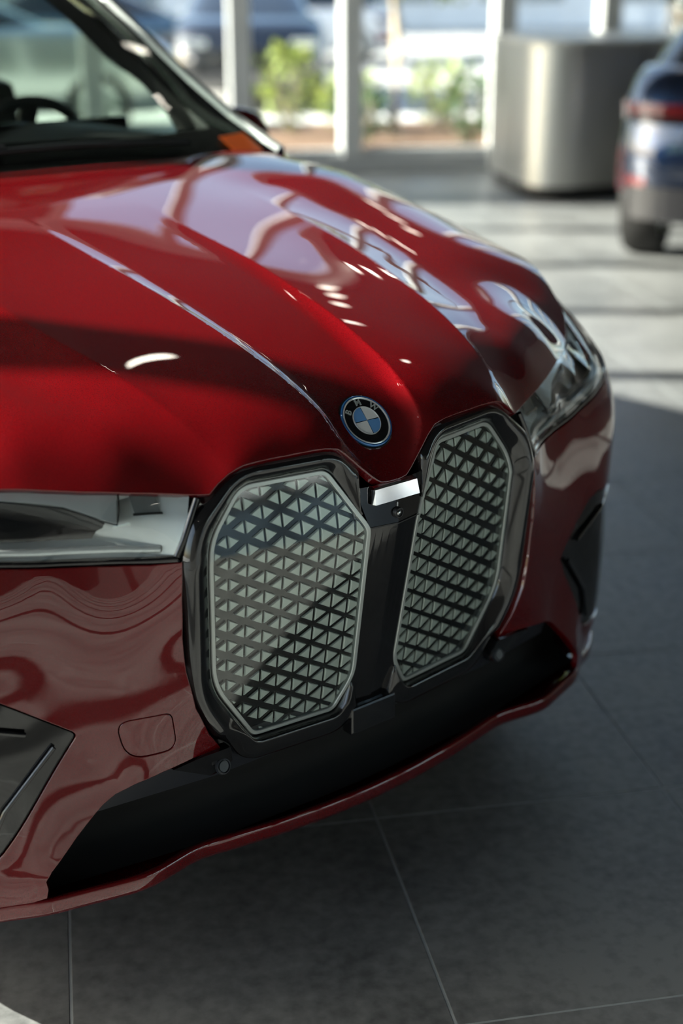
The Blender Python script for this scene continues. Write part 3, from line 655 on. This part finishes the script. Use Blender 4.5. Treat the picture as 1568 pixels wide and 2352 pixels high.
    # rear pillar panel
    V = np.array([(.90,4.1,1.13),(.64,3.9,1.60),(.60,4.35,1.58),(.86,4.85,1.0),(.93,4.2,1.04)])*(1 if s == 1 else MX); obj('rear_pillar', mesh('rear_pillar', V, [(0,1,2,3,4)]), M['paint'], car)
ys = np.linspace(0, 1, 14)
G = []
for t in ys:
    y = 2.02+2.35*t; zc = np.interp(t, [0,.2,.5,.8,1], [1.645,1.69,1.697,1.66,1.58]); w = np.interp(t, [0,.1,.5,1], [.60,.63,.62,.58])
    G.append([(x*w, y+.09*(1-t)*abs(x)**2, zc-.04*abs(x)**2.5) for x in np.linspace(-1, 1, 13)])
grid('roof', G, M['gloss_black'], car)
G = [[(x*w, y, z) for x in np.linspace(-1, 1, 7)] for y, z, w in ((4.36,1.575,.58),(4.7,1.2,.75),(4.88,1.0,.84),(4.93,.7,.88),(4.9,.4,.86),(4.8,.25,.84))]; grid('tailgate', G, M['paint'], car)
# cowl, wipers, dashboard, steering wheel, seats
G = [[(x, 1.285+dy+.05*abs(x)**2, 1.150+dz) for dy, dz in ((0,.0),(.02,-.012),(.05,-.014),(.10,-.02))] for x in np.linspace(-.78,.78,15)]; grid('cowl', G, M['satin_black'], car)
for x0, x1 in ((-.60,.02),(-.02,.50)):
    pts = S_GLASS.on(np.array([(x, 1.30, 1.19+.02*math.sin(3*(x-x0))) for x in np.linspace(x0, x1, 14)])); n_ = S_GLASS.nrm(S_GLASS.uv(pts)); tube('wiper', pts+n_*.014, .007, M['satin_black'], car, 6)
V = []; G = []
for x in np.linspace(-.72,.72,25):
    hump = .05*math.exp(-((x-.36)/.2)**2)
    G.append([(x,1.36,1.16),(x,1.44,1.185+hump*.3),(x,1.62,1.17+hump),(x,1.76,1.155+hump*1.2),(x,1.82,1.10+hump*.4),(x,1.80,.80)])
grid('dashboard', G, M['dash'], car)
boxes('display_screen', [((-.02,1.74,1.10),(.60,1.765,1.215))], M['gloss_black'], car, .01)
tw = Matrix.Translation((.37,1.92,1.11)) @ Matrix.Rotation(R(-62), 4, 'X')
a = np.linspace(0, 2*np.pi, 40, endpoint=False); ring = np.stack([.185*np.cos(a), .165*np.sin(a), 0*a], -1)
T = np.stack([-np.sin(a), np.cos(a), 0*a], -1); G = [[p+.016*(math.cos(t)*p/np.linalg.norm(p)+math.sin(t)*np.array([0,0,1])) for t in np.linspace(0, 2*np.pi, 10, endpoint=False)] for p in ring]
swo = grid('steering_wheel', G, M['dash'], car, closed_u=True, closed_v=True); swo.data.transform(tw)
hubm = boxes('wheel_hub', [((-.17,-.03,-.02),(.17,.03,.01)),((-.06,-.07,-.03),(.06,.06,.02)),((-.025,-.16,-.015),(.025,-.03,.005))], M['dash'], swo, .008); hubm.data.transform(tw)
for x in (-.37,.37):
    st = boxes('seat', [((x-.25,1.95,.55),(x+.25,2.45,.75))], M['dash'], car, .05)
    boxes('seat_back', [((x-.24,2.34,.65),(x+.24,2.50,1.28))], M['dash'], st, .06); boxes('headrest', [((x-.14,2.37,1.27),(x+.14,2.48,1.50))], M['dash'], st, .04)
boxes('cabin_floor', [((-.85,1.35,.30),(.85,4.3,.55))], M['matt_black'], car)
# folded orange sticker behind the lower far corner of the windscreen
c0 = np.array([(.628,1.297,1.152),(.715,1.314,1.154),(.704,1.38,1.191),(.619,1.361,1.188)])
P, N = S_GLASS.at(c0); P = P+N*.003
obj('orange_sticker', mesh('orange_sticker', np.vstack([P, P+N*.0008]), [(0,1,2,3),(7,6,5,4),(0,4,5,1),(1,5,6,2),(2,6,7,3),(3,7,4,0)]), M['orange'], car)['label'] = 'orange sticker at the lower windscreen corner'
# --- wheels
def wheel(loc, s, parent, rad=.375, wd=.26, name='wheel'):
    w = empty(name, parent=parent); mt = Matrix.Translation(loc) @ Matrix.Rotation(R(90)*s, 4, 'Y')
    lathe('tyre', [(rad*.72,-wd/2),(rad*.94,-wd/2),(rad,-wd*.36),(rad,wd*.36),(rad*.94,wd/2),(rad*.72,wd/2)], M['rubber'], w, 48, mt)
    lathe('rim', [(rad*.73,-wd*.4),(rad*.70,-wd*.3),(rad*.68,wd*.30),(rad*.74,wd*.42),(rad*.715,wd*.44)], M['trim_silver'], w, 48, mt)
    V, F = [], []
    for k in range(10):
        t = k*2*math.pi/10; c_, s_ = math.cos(t), math.sin(t)
        for lo_, hi_ in (((.03,-.018,wd*.26),(rad*.70,.018,wd*.38)),):
            v, f = box_vf(lo_, hi_, len(V)); V += [(x*c_-y*s_, x*s_+y*c_, z) for x, y, z in v]; F += f
    me = mesh('spokes', V, F); me.transform(mt); obj('spokes', me, M['trim_silver'], w)
    lathe('hub_cap', [(0,wd*.42),(.05,wd*.40),(.065,wd*.30),(.065,0)], M['satin_black'], w, 24, mt)
    lathe('brake_disc', [(.02,0),(rad*.55,0),(rad*.55,.02),(.02,.02)], M['satin_black'], w, 32, mt)
    return w
for y in (.95, 3.95):
    for s in (-1, 1):
        wheel((s*.84, y, .375), s, car)
        V, F = lathe_vf([(.40,-.16),(.41,.0),(.41,.12)], 40); me = mesh('wheel_housing', V, F); me.transform(Matrix.Translation((s*.80, y, .375)) @ Matrix.Rotation(R(90)*s, 4, 'Y')); obj('wheel_housing', me, M['matt_black'], car)

# ------------------------------------------------------------------ the showroom: floor, glazed walls, ceiling
X0, X1, Y0, Y1, ZC = -5.6, 12.0, -9.0, 12.05, 5.7
def tile_mat(name, grid_lines=False):
    m = mat(name, (.1,.1,.1), .42, spec=.4); t = m.node_tree; b = t.nodes['Principled BSDF']; tc = t.nodes.new('ShaderNodeTexCoord'); geo = t.nodes.new('ShaderNodeNewGeometry')
    n1 = t.nodes.new('ShaderNodeTexNoise'); n1.inputs['Scale'].default_value = 1.7; n1.inputs['Detail'].default_value = 8; n1.inputs['Roughness'].default_value = .65
    n2 = t.nodes.new('ShaderNodeTexNoise'); n2.inputs['Scale'].default_value = 38; n2.inputs['Detail'].default_value = 6
    t.links.new(geo.outputs['Position'], n1.inputs['Vector']); t.links.new(geo.outputs['Position'], n2.inputs['Vector'])
    ad = t.nodes.new('ShaderNodeMath'); ad.operation = 'MULTIPLY_ADD'; ad.inputs[1].default_value = .62; t.links.new(n2.outputs['Fac'], ad.inputs[0]); t.links.new(n1.outputs['Fac'], ad.inputs[2])
    r = t.nodes.new('ShaderNodeValToRGB'); e = r.color_ramp.elements; e[0].position = .62; e[0].color = (.092,.096,.096,1); e[1].position = .92; e[1].color = (.190,.195,.193,1)
    t.links.new(ad.outputs[0], r.inputs[0]); t.links.new(r.outputs[0], b.inputs['Base Color'])
    rr = t.nodes.new('ShaderNodeMapRange'); rr.inputs[3].default_value = .30; rr.inputs[4].default_value = .48; t.links.new(n1.outputs['Fac'], rr.inputs[0]); t.links.new(rr.outputs[0], b.inputs['Roughness'])
    bp = t.nodes.new('ShaderNodeBump'); bp.inputs['Strength'].default_value = .06; bp.inputs['Distance'].default_value = .003; t.links.new(n2.outputs['Fac'], bp.inputs['Height']); t.links.new(bp.outputs[0], b.inputs['Normal'])
    if grid_lines:
        bk = t.nodes.new('ShaderNodeTexBrick'); bk.offset = 0; bk.inputs['Scale'].default_value = 1; bk.inputs['Brick Width'].default_value = TS; bk.inputs['Row Height'].default_value = TS; bk.inputs['Mortar Size'].default_value = .0025; bk.inputs['Color1'].default_value = (0,0,0,1); bk.inputs['Color2'].default_value = (0,0,0,1); bk.inputs['Mortar'].default_value = (1,1,1,1)
        mp = t.nodes.new('ShaderNodeMapping'); mp.inputs['Location'].default_value = (-TX, -TY, 0); t.links.new(geo.outputs['Position'], mp.inputs['Vector']); t.links.new(mp.outputs[0], bk.inputs['Vector'])
        mx = t.nodes.new('ShaderNodeMix'); mx.data_type = 'RGBA'; mx.inputs[7].default_value = (.16,.17,.17,1); t.links.new(bk.outputs['Color'], mx.inputs[0]); t.links.new(r.outputs[0], mx.inputs[6]); t.links.new(mx.outputs[2], b.inputs['Base Color'])
    return m
TS = .600; TX, TY = .521, 2.340                       # one tile corner
M['tile'] = tile_mat('slate_tile'); M['floor_rest'] = tile_mat('slate_tile_far', True); M['grout'] = mat('grout', (.30,.33,.33), .8, noise=(20,(.26,.29,.29),(.34,.37,.37),4))
i0, i1, j0, j1 = -3, 10, -3, 16
ax0, ax1, ay0, ay1 = TX+i0*TS, TX+i1*TS, TY+j0*TS, TY+j1*TS
floor = tag(boxes('floor', [((ax0,ay0,-.10),(ax1,ay1,-.0009))], M['grout']), 'grey stone tile floor of the showroom', kind='structure')
fl2 = boxes('floor_surround', [((X0-.3,Y0-.3,-.10),(ax0,Y1+.2,-.0005)),((ax1,Y0-.3,-.10),(X1+.3,Y1+.2,-.0005)),((ax0,Y0-.3,-.10),(ax1,ay0,-.0005)),((ax0,ay1,-.10),(ax1,Y1+.2,-.0005))], M['floor_rest'], floor)
g = .0022; tm = None
for i in range(i0, i1):
    for j in range(j0, j1):
        if tm is None:
            o = boxes('tile', [((g,g,-.006),(TS-g,TS-g,0))], M['tile'], floor, .0012); tm = o.data
        else: o = obj('tile', tm, None, floor)
        o.location = (TX+i*TS, TY+j*TS, random.uniform(-.0003, 0))
M['alu'] = mat('white_frame', (.52,.54,.54), .45, noise=(3,(.49,.51,.51),(.55,.57,.57),3)); M['pane'] = glass_mat('window_pane', (.93,.96,.95), .8); M['wall'] = mat('wall_paint', (.10,.10,.10), .8, bump=(60,.1)); M['ceil'] = mat('ceiling_paint', (.018,.018,.019), .85, bump=(40,.1))
M['plinth'] = mat('plinth_grey', (.42,.44,.45), .5)
M['curb'] = mat('concrete_kerb', (.55,.55,.53), .8, noise=(6,(.48,.48,.46),(.60,.60,.58),5))
# back wall: mullions about 1.2 m apart, panes between them
MB = [-4.35,-3.2,-2.05,-.9,.28,1.465,2.395,3.70,4.62,5.35,6.5,7.65,8.8,9.95,11.0]
tagw = lambda o, l: tag(o, l, kind='structure')
HB = 5.45
wb = tagw(boxes('wall_back', [((X0,Y1-.12,HB),(X1,Y1+.12,ZC)),((X0,Y1-.10,0),(X1,Y1+.10,.13))], M['plinth']), 'solid band above and kerb below the rear glazing')
MULW = .085
edges = [X0]+MB+[X1]
for k, x in enumerate(MB): tagw(boxes('trim_%d' % (k+1), [((x-MULW,Y1-.12,.13),(x+MULW,Y1+.06,HB))], M['alu'], None, .006), 'white upright post of the rear glazing')
for k, (a, b) in enumerate(zip(edges[:-1], edges[1:])):
    w = tagw(boxes('window_%d' % (k+1), [((a+MULW,Y1-.06,.13),(b-MULW,Y1+.02,.18)),((a+MULW,Y1-.06,3.4),(b-MULW,Y1+.02,3.48)),((a+MULW,Y1-.06,HB-.05),(b-MULW,Y1+.02,HB))], M['alu']), 'glass bay of the rear wall')
    boxes('pane', [((a+MULW,Y1-.025,.18),(b-MULW,Y1-.015,3.4))], M['pane'], w)
    boxes('pane', [((a+MULW,Y1-.025,3.48),(b-MULW,Y1-.015,HB-.05))], M['pane'], w) if a > .2 else boxes('spandrel_panel', [((a+MULW,Y1-.04,3.48),(b-MULW,Y1-.01,HB-.05))], M['wall'], w)
# left wall, fully glazed: the sun enters here
sp = 1.235; ph = 2.186+5.67*math.tan(R(180)-SUN_AZ)     # post whose shadow falls across the bonnet
ML = [ph+sp*k for k in range(-12, 12)]; ML = [y for y in ML if Y0+.2 < y < Y1-.2]
tagw(boxes('wall_left', [((X0-.1,Y0,0),(X0+.1,Y1,.12)),((X0-.1,Y0,ZC-.12),(X0+.1,Y1,ZC))], M['plinth']), 'kerb and head of the left glazing')
for k, y in enumerate(ML): tagw(boxes('trim_%d' % (100+k), [((X0-.06,y-.06,.12),(X0+.06,y+.06,ZC-.12))], M['alu']), 'white upright post of the left glazing')
for k, (a, b) in enumerate(zip([Y0]+ML, ML+[Y1])): tagw(boxes('window_%d' % (100+k), [((X0-.005,a+.05,.12),(X0+.005,b-.05,ZC-.12))], M['pane']), 'glass bay of the left wall')
# right wall and wall behind the viewer: solid, with glazed shop fronts towards their common corner
ops = [(-8.7,-6.9),(-6.7,-4.9),(-4.7,-2.9),(-2.7,-.9)]; ys_ = [Y0]+[v for o in ops for v in o]+[Y1]
tagw(boxes('wall_right', [((X1-.1,Y0,0),(X1+.1,Y1,.12)),((X1-.1,Y0,3.1),(X1+.1,Y1,ZC))]+[((X1-.1,a,.12),(X1+.1,b,3.1)) for a, b in zip(ys_[::2], ys_[1::2])], M['wall']), 'right wall with shop windows')
for k, (a, b) in enumerate(ops): tagw(boxes('window_%d' % (200+k), [((X1-.005,a,.12),(X1+.005,b,3.1))], M['pane']), 'window of the right wall')
opf = [(8.4,10.1),(10.3,11.8)]; xs_ = [X0]+[v for o in opf for v in o]+[X1]
tagw(boxes('wall_front', [((X0,Y0-.1,0),(X1,Y0+.1,.12)),((X0,Y0-.1,3.1),(X1,Y0+.1,ZC))]+[((a,Y0-.1,.12),(b,Y0+.1,3.1)) for a, b in zip(xs_[::2], xs_[1::2])], M['wall']), 'wall behind the viewer with shop windows at its right end')
for k, (a, b) in enumerate(opf): tagw(boxes('window_%d' % (300+k), [((a,Y0-.005,.12),(b,Y0+.005,3.1))], M['pane']), 'window of the wall behind the viewer')
tagw(boxes('ceiling', [((X0-.2,Y0-.2,ZC),(X1+.2,Y1+.2,ZC+.2))], M['ceil']), 'dark showroom ceiling')
M['lampglow'] = mat('downlight_glow', (.9,.9,.85), .5, emit=(1,.92,.78), emit_s=12)
LIGHTS = [(3.50,11.80,'farthest lamp of the row by the rear glazing'),(3.52,11.30,'second lamp of the row by the rear glazing'),(3.45,10.62,'third lamp of the row by the rear glazing'),(3.255,9.022,'nearest lamp of the row by the rear glazing'),(3.407,6.484,'single lamp above the second car'),(.881,6.875,'single lamp above the middle of the room'),
    (-2.5,2.0,'lamp above the left glazing'),(-2.5,-3.0,'lamp near the front left corner'),(8.0,-3.0,'lamp above the right windows'),(3.0,-5.0,'lamp behind the viewer')]
for x, y, lab in LIGHTS:
    dl = empty('downlight', (x, y, ZC)); tag(dl, 'round recessed ceiling light, '+lab, 'light', 'ceiling downlights')
    lathe('rim', [(.13,-.002),(.13,-.012),(.11,-.012),(.105,0)], M['alu'], dl, 20); lathe('diffuser', [(0,-.006),(.106,-.006)], M['lampglow'], dl, 20)

# ------------------------------------------------------------------ behind the car: steel counter, second car, plants
M['steel'] = mat('brushed_steel', (.42,.425,.41), .30, .95, bump=None)
_t = M['steel'].node_tree; _b = _t.nodes['Principled BSDF']; _tc = _t.nodes.new('ShaderNodeTexCoord'); _mp = _t.nodes.new('ShaderNodeMapping'); _mp.inputs['Scale'].default_value = (40,40,.6); _n = _t.nodes.new('ShaderNodeTexNoise'); _n.inputs['Scale'].default_value = 3
_t.links.new(_tc.outputs['Object'], _mp.inputs[0]); _t.links.new(_mp.outputs[0], _n.inputs['Vector']); _mr = _t.nodes.new('ShaderNodeMapRange'); _mr.inputs[3].default_value = .36; _mr.inputs[4].default_value = .52; _t.links.new(_n.outputs['Fac'], _mr.inputs[0]); _t.links.new(_mr.outputs[0], _b.inputs['Roughness'])
path = [(3.62,11.5),(3.36,11.2),(3.34,10.6)]+[(3.62+.28*math.cos(t), 10.28+.28*math.sin(t)) for t in np.linspace(R(180), R(285), 16)]+[(4.2,10.16),(4.75,10.37),(4.98,10.50),(5.05,10.7),(5.02,11.5)]
path = np.array(path)
def ribbon(P, z0, z1, inset_=0.):
    t = np.gradient(P, axis=0); t /= np.linalg.norm(t, axis=1, keepdims=True); n = np.stack([-t[:, 1], t[:, 0]], -1); Q = P+n*inset_
    return np.array([[(p[0], p[1], z0), (p[0], p[1], z1)] for p in Q])
desk = tag(empty('reception_counter', (0,0,0)), 'tall brushed steel reception counter with rounded corner, by the rear windows', 'counter')
grid('front_panel', ribbon(path, .10, 1.09), M['steel'], desk, flip=True)
grid('toe_kick', ribbon(path, 0, .10, .05), M['matt_black'], desk, flip=True)
pp = np.vstack([ribbon(path, 0, 1, -.012)[:, 0, :2], [(4.3,11.5)]]); V = [(x, y, 1.09) for x, y in pp]+[(x, y, 1.125) for x, y in pp]; n = len(pp)
obj('counter_top', mesh('counter_top', V, [tuple(range(n, 2*n)), tuple(range(n))[::-1]]+[(i, (i+1) % n, n+(i+1) % n, n+i) for i in range(n)]), mat('counter_top_grey', (.40,.41,.40), .4), desk)
for k, (p, q) in enumerate(((9,.0),(20,.0))):
    x, y = path[p]; 
boxes('panel_joint', [((4.197,10.148,.10),(4.203,10.165,1.09))], M['matt_black'], desk)

# leaf clusters
def leaf_cluster(name, pts, size, m, parent=None, up=.3):
    V, F = [], []
    for p in pts:
        a = rng.uniform(0, 2*np.pi); el = rng.uniform(-.3, 1.1); d = np.array([math.cos(a)*math.cos(el), math.sin(a)*math.cos(el), math.sin(el)]); s_ = np.cross(d, (0,0,1)); s_ /= np.linalg.norm(s_)+1e-9; nn = np.cross(s_, d)
        L = size*rng.uniform(.6, 1.2); w = L*.28; b = len(V)
        V += [p, p+d*L*.45+s_*w+nn*w*.3, p+d*L, p+d*L*.45-s_*w+nn*w*.3]; F += [(b, b+1, b+2), (b, b+2, b+3)]
    return tag(obj(name, mesh(name, V, F), m, parent), kind='stuff')
M['leaf_dark'] = mat('leaf_dark', (.045,.11,.02), .55, noise=(9,(.03,.08,.015),(.07,.16,.03),3)); M['leaf_light'] = mat('leaf_light', (.22,.30,.05), .55, noise=(7,(.15,.24,.04),(.34,.38,.08),3))
M['bark'] = mat('bark', (.30,.25,.18), .85, noise=(14,(.22,.18,.13),(.38,.32,.24),5)); M['mulch'] = mat('mulch', (.13,.075,.045), .9, noise=(30,(.09,.05,.03),(.20,.12,.07),6), bump=(60,.6))
def blob(c, r, n):
    v = rng.normal(size=(n, 3)); v /= np.linalg.norm(v, axis=1, keepdims=True); return np.array(c)+v*np.array(r)*rng.uniform(.35, 1, (n, 1))**.6
def shrub(c, r, n, m, label, size=.11):
    o = empty('shrub', c); tag(o, label, 'shrub', 'shrubs outside the rear windows')
    leaf_cluster('foliage', blob((0,0,r[2]), r, n), size, M[m], o)
    for k in range(4):
        a = k*1.6+.3; tube('stem', [(0,0,0),(r[0]*.3*math.cos(a), r[1]*.3*math.sin(a), r[2]*.8),(r[0]*.5*math.cos(a), r[1]*.5*math.sin(a), r[2]*1.4)], .012, M['bark'], o, 6)
    return o
# potted plant on the counter
pl = tag(empty('potted_plant', (4.78,10.72,1.125)), 'small leafy green plant in a beige pot on the steel counter', 'plant')
lathe('pot', [(0,0),(.09,0),(.12,.17),(.125,.18),(.115,.18),(.10,.05)], mat('beige_ceramic', (.62,.55,.44), .5), pl, 24)
leaf_cluster('foliage', blob((0,0,.42), (.24,.24,.26), 420), .12, M['leaf_dark'], pl)
for k in range(5): tube('stem', [(0,0,.15),(.05*math.cos(k*1.3),.05*math.sin(k*1.3),.3),(.14*math.cos(k*1.3),.14*math.sin(k*1.3),.5)], .006, M['leaf_dark'], pl, 6)

# simple whole cars for the background
def rrect(L0, L1, hw, rc, n=6):
    out = []
    for cx, cy, a0 in ((hw-rc, L1-rc, 0), (-hw+rc, L1-rc, 90), (-hw+rc, L0+rc, 180), (hw-rc, L0+rc, 270)):
        for t in np.linspace(0, 90, n): out.append((cx+rc*math.cos(R(a0+t)), cy+rc*math.sin(R(a0+t))))
    return np.array(out)
def stack(levels): return np.array([[(x, y, z) for x, y in rrect(L0, L1, hw, rc)] for z, L0, L1, hw, rc in levels])
def cap(V, F, nlev, n): F.append(tuple(range((nlev-1)*n, nlev*n)))
def parked_car(name, label, paint, loc, rz, cabin='dark_glass', suv=True, group=None, length=1.0):
    """rear at local y = 0, nose at y = 4.6"""
    c = tag(empty(name, loc, rz), label, 'car', group); h = .10 if suv else 0.; c.scale = (1, length, 1)
    lev = [(.22+h*.3,.28,4.40,.80,.25),(.30+h*.3,.10,4.55,.88,.32),(.50+h*.5,.02,4.62,.915,.36),(.62+h*.7,.03,4.60,.925,.38),(.80+h,.10,4.52,.925,.42),(.93+h,.16,4.30,.90,.45),(.985+h,.24,4.05,.86,.45),(1.0+h,.40,3.70,.80,.45)]
    P = stack(lev); V, F = grid_vf(P, closed_v=True, flip=True); cap(V, F, len(lev), P.shape[1]); me = mesh('body', V, F, True); sharp(me, 40); obj('body', me, paint, c)
    lev = [(.97+h,.30,3.35,.82,.4),(1.05+h,.42,3.20,.80,.4),(1.25+h,.75,2.75,.71,.36),(1.40+h,1.05,2.40,.64,.3)]; P = stack(lev); V, F = grid_vf(P, closed_v=True, flip=True); me = mesh('window_glass', V, F, True); sharp(me, 40); obj('window_glass', me, M[cabin], c)
    lev = [(1.395+h,1.00,2.45,.66,.3),(1.43+h,1.08,2.36,.62,.28),(1.445+h,1.25,2.2,.50,.25)]; P = stack(lev); V, F = grid_vf(P, closed_v=True, flip=True); cap(V, F, 3, P.shape[1]); obj('roof', mesh('roof', V, F, True), paint, c)
    for y in (.85, 3.75):
        for s in (-1, 1): wheel((s*.83, y, .335), s, c, .335, .22)
    def bandp(nm, z0, z1, a0, a1, m, off, yr):
        R_ = rrect(yr, 4.5, .925, .42, 10); q = R_[(R_[:, 1] < .75)]; q = q[np.argsort(np.arctan2(q[:, 0], 1.2-q[:, 1]))]; q = q[(q[:, 0] >= a0) & (q[:, 0] <= a1)]
        cc = np.array([0, 1.2]); d = q-cc; d /= np.linalg.norm(d, axis=1, keepdims=True); q1 = q+d*off
        G = np.array([[(p[0]-e[0]*.02, p[1]-e[1]*.02, z0), (p[0], p[1], z0), (p[0], p[1], z1), (p[0]-e[0]*.02, p[1]-e[1]*.02, z1)] for p, e in zip(q1, d)]); grid(nm, G, m, c, smooth=False)
    bandp('tail_light', .80+h*.4, .865+h*.4, -.93, .93, M['tail_red'], .018, .08); bandp('tail_lamp_bezel', .76+h*.4, .80+h*.4, -.93, .93, M['gloss_black'], .012, .07)
    bandp('lower_bumper', .26+h*.3, .44+h*.3, -.86, .86, M['satin_black'], .02, .03)
    for s in (-1, 1): bandp('reflector', .40+h*.3, .62+h*.3, *((.70,.95) if s == 1 else (-.95,-.70)), M['tail_red'], .016, .035)
    boxes('number_plate', [((-.26,-.005,.62+h*.4),(.26,.02,.73+h*.4))], M['satin_black'], c)
    for s in (-1, 1): boxes('headlamp', [((s*.66-.16,4.44,.66+h),(s*.66+.16,4.60,.76+h))], M['lamp_silver'], c, .03)
    return c
M['dark_glass'] = mat('dark_glass', (.010,.012,.014), .06, 0, 1.0, .01); M['tail_red'] = mat('tail_red', (.10,.003,.006), .2, 0, 1.0)
M['blue_paint'] = paint_mat('dark_blue_paint', (.005,.012,.034), (.011,.026,.07), .32); M['silver_paint'] = paint_mat('silver_paint', (.50,.52,.53), (.62,.64,.65), .3); M['black_paint'] = paint_mat('black_paint', (.012,.013,.015), (.03,.03,.035), .3); M['white_paint'] = mat('white_paint', (.72,.73,.73), .3, 0, 1.0); M['teal_paint'] = paint_mat('teal_paint', (.06,.12,.15), (.10,.18,.22), .3)
parked_car('parked_car', 'dark blue car seen from behind beside the steel counter inside the showroom', M['blue_paint'], (3.68,6.98,0), R(-36), length=.76)
# outside
YO = Y1+.35
M['paving'] = mat('pale_paving', (.58,.575,.55), .85, noise=(2.5,(.52,.515,.49),(.64,.635,.61),5)); M['asphalt'] = mat('pale_asphalt', (.36,.36,.35), .9, noise=(20,(.32,.32,.31),(.42,.42,.41),5)); M['lawn'] = mat('lawn', (.16,.24,.05), .9, noise=(30,(.11,.18,.03),(.22,.30,.08),5))
tagw(boxes('ground_terrace', [((-40,Y1+.2,-.12),(60,Y1+.35,-.02))], M['curb']), 'kerb outside the rear glazing')
tagw(boxes('ground_asphalt', [((-40,YO,-.14),(1.9,70,-.03)),((5.2,YO,-.14),(60,15.6,-.03)),((1.9,17.2,-.14),(60,70,-.03))], M['asphalt']), 'parking ground outside')
tagw(boxes('ground_bed', [((1.9,YO,-.14),(5.2,15.6,.06))], M['mulch']), 'planting bed with brown mulch outside the rear windows')
tagw(boxes('ground_walk', [((1.9,15.6,-.14),(60,17.2,-.015))], M['paving']), 'pale footpath behind the planting bed')
tagw(boxes('ground_left', [((-60,Y0-30,-.14),(X0-.3,70,-.04))], M['paving']), 'pale forecourt left of the building')
tagw(boxes('ground_front', [((X0-.3,Y0-40,-.14),(60,Y0-.3,-.04)),((X1+.3,Y0-.3,-.14),(60,Y1+.2,-.04))], M['paving']), 'pale forecourt in front of the building')
for x, y, r, n, m, sz, lab in ((2.72,13.2,(.30,.28,.30),260,'leaf_dark',.12,'low dark green shrub left of the young tree'),(2.9,14.9,(.40,.36,.30),300,'leaf_light',.12,'yellowish low shrub behind the young tree'),(3.72,13.0,(.26,.26,.36),260,'leaf_dark',.12,'taller green shrub right of the young tree'),(3.85,14.7,(.36,.34,.34),300,'leaf_light',.12,'pale green shrub at the back of the bed'),(4.3,13.6,(.34,.3,.32),260,'leaf_dark',.12,'green shrub behind the counter corner'),(2.25,14.5,(.34,.3,.44),280,'leaf_light',.12,'yellow green shrub close to the second post')): shrub((x,y,.06), r, n, m, lab, sz)
tr = tag(empty('young_tree', (3.22,14.0,.06)), 'young tree with pale trunk and yellow green leaves outside the rear window', 'tree')
tube('trunk', [(0,0,0),(.02,0,.8),(-.02,.02,1.6),(.03,0,2.6),(0,.03,3.6)], [.075,.06,.055,.045,.03], M['bark'], tr, 10)
for k in range(9):
    a = k*2.4; z = 1.3+.24*k; tube('branch', [(0,0,z),(.35*math.cos(a),.35*math.sin(a),z+.25),(.8*math.cos(a),.8*math.sin(a),z+.35)], [.022,.016,.008], M['bark'], tr, 6)
leaf_cluster('foliage', np.vstack([blob((.25,0,2.6), (1.1,1.1,1.3), 2600), blob((.5,.1,1.55), (.9,.7,.35), 420)]), .13, M['leaf_light'], tr)
for x, y, s_, lab in ((5.2,30,1.0,'broad green tree far outside behind the footpath'),(12.5,29,1.2,'tall green tree far outside on the right'),(-3.5,30,1.2,'green tree far outside on the left')):
    t_ = tag(empty('broad_tree', (x,y,0)), lab, 'tree'); tube('trunk', [(0,0,-.05),(.05,0,1.2),(0,.05,2.6)], [.16,.13,.09], M['bark'], t_, 10); leaf_cluster('foliage', blob((0,0,3.2*s_), (2.2*s_,2.2*s_,1.9*s_), 2200), .34, M['leaf_dark'], t_)
parked_car('parked_car', 'silver SUV parked outside, seen through the windscreen of the red car', M['silver_paint'], (-3.40,15.8,-.03), R(-86))
parked_car('parked_car', 'black SUV parked outside behind the second window bay', M['black_paint'], (2.85,22.3,-.03), R(173))
parked_car('parked_car', 'dark teal car parked outside beyond the black SUV', M['teal_paint'], (-1.5,23.5,-.03), R(-84), suv=False)
parked_car('parked_car', 'white car parked far outside behind the planting bed', M['white_paint'], (6.6,28.0,-.03), R(75), suv=False)
# pale building across the street
M['facade'] = mat('pale_facade', (.80,.79,.77), .8, noise=(1.5,(.76,.75,.73),(.84,.83,.81),4)); M['fglass'] = mat('facade_glass', (.10,.15,.17), .1, 0, 1.0)
bd = tag(empty('office_building', (4,44,0)), 'pale low office building across the street', 'building')
boxes('wall', [((-26,0,0),(26,10,7))], M['facade'], bd); boxes('roof', [((-26.4,-.4,7),(26.4,10,7.3))], M['curb'], bd)
for k in range(12):
    for z in (.8, 4.0):
        w = boxes('window', [((-24+k*4.1,-.06,z),(-21.4+k*4.1,.02,z+2.1))], M['fglass'], bd)
        boxes('window_bar', [((-22.74+k*4.1,-.09,z),(-22.66+k*4.1,-.05,z+2.1))], M['curb'], w)
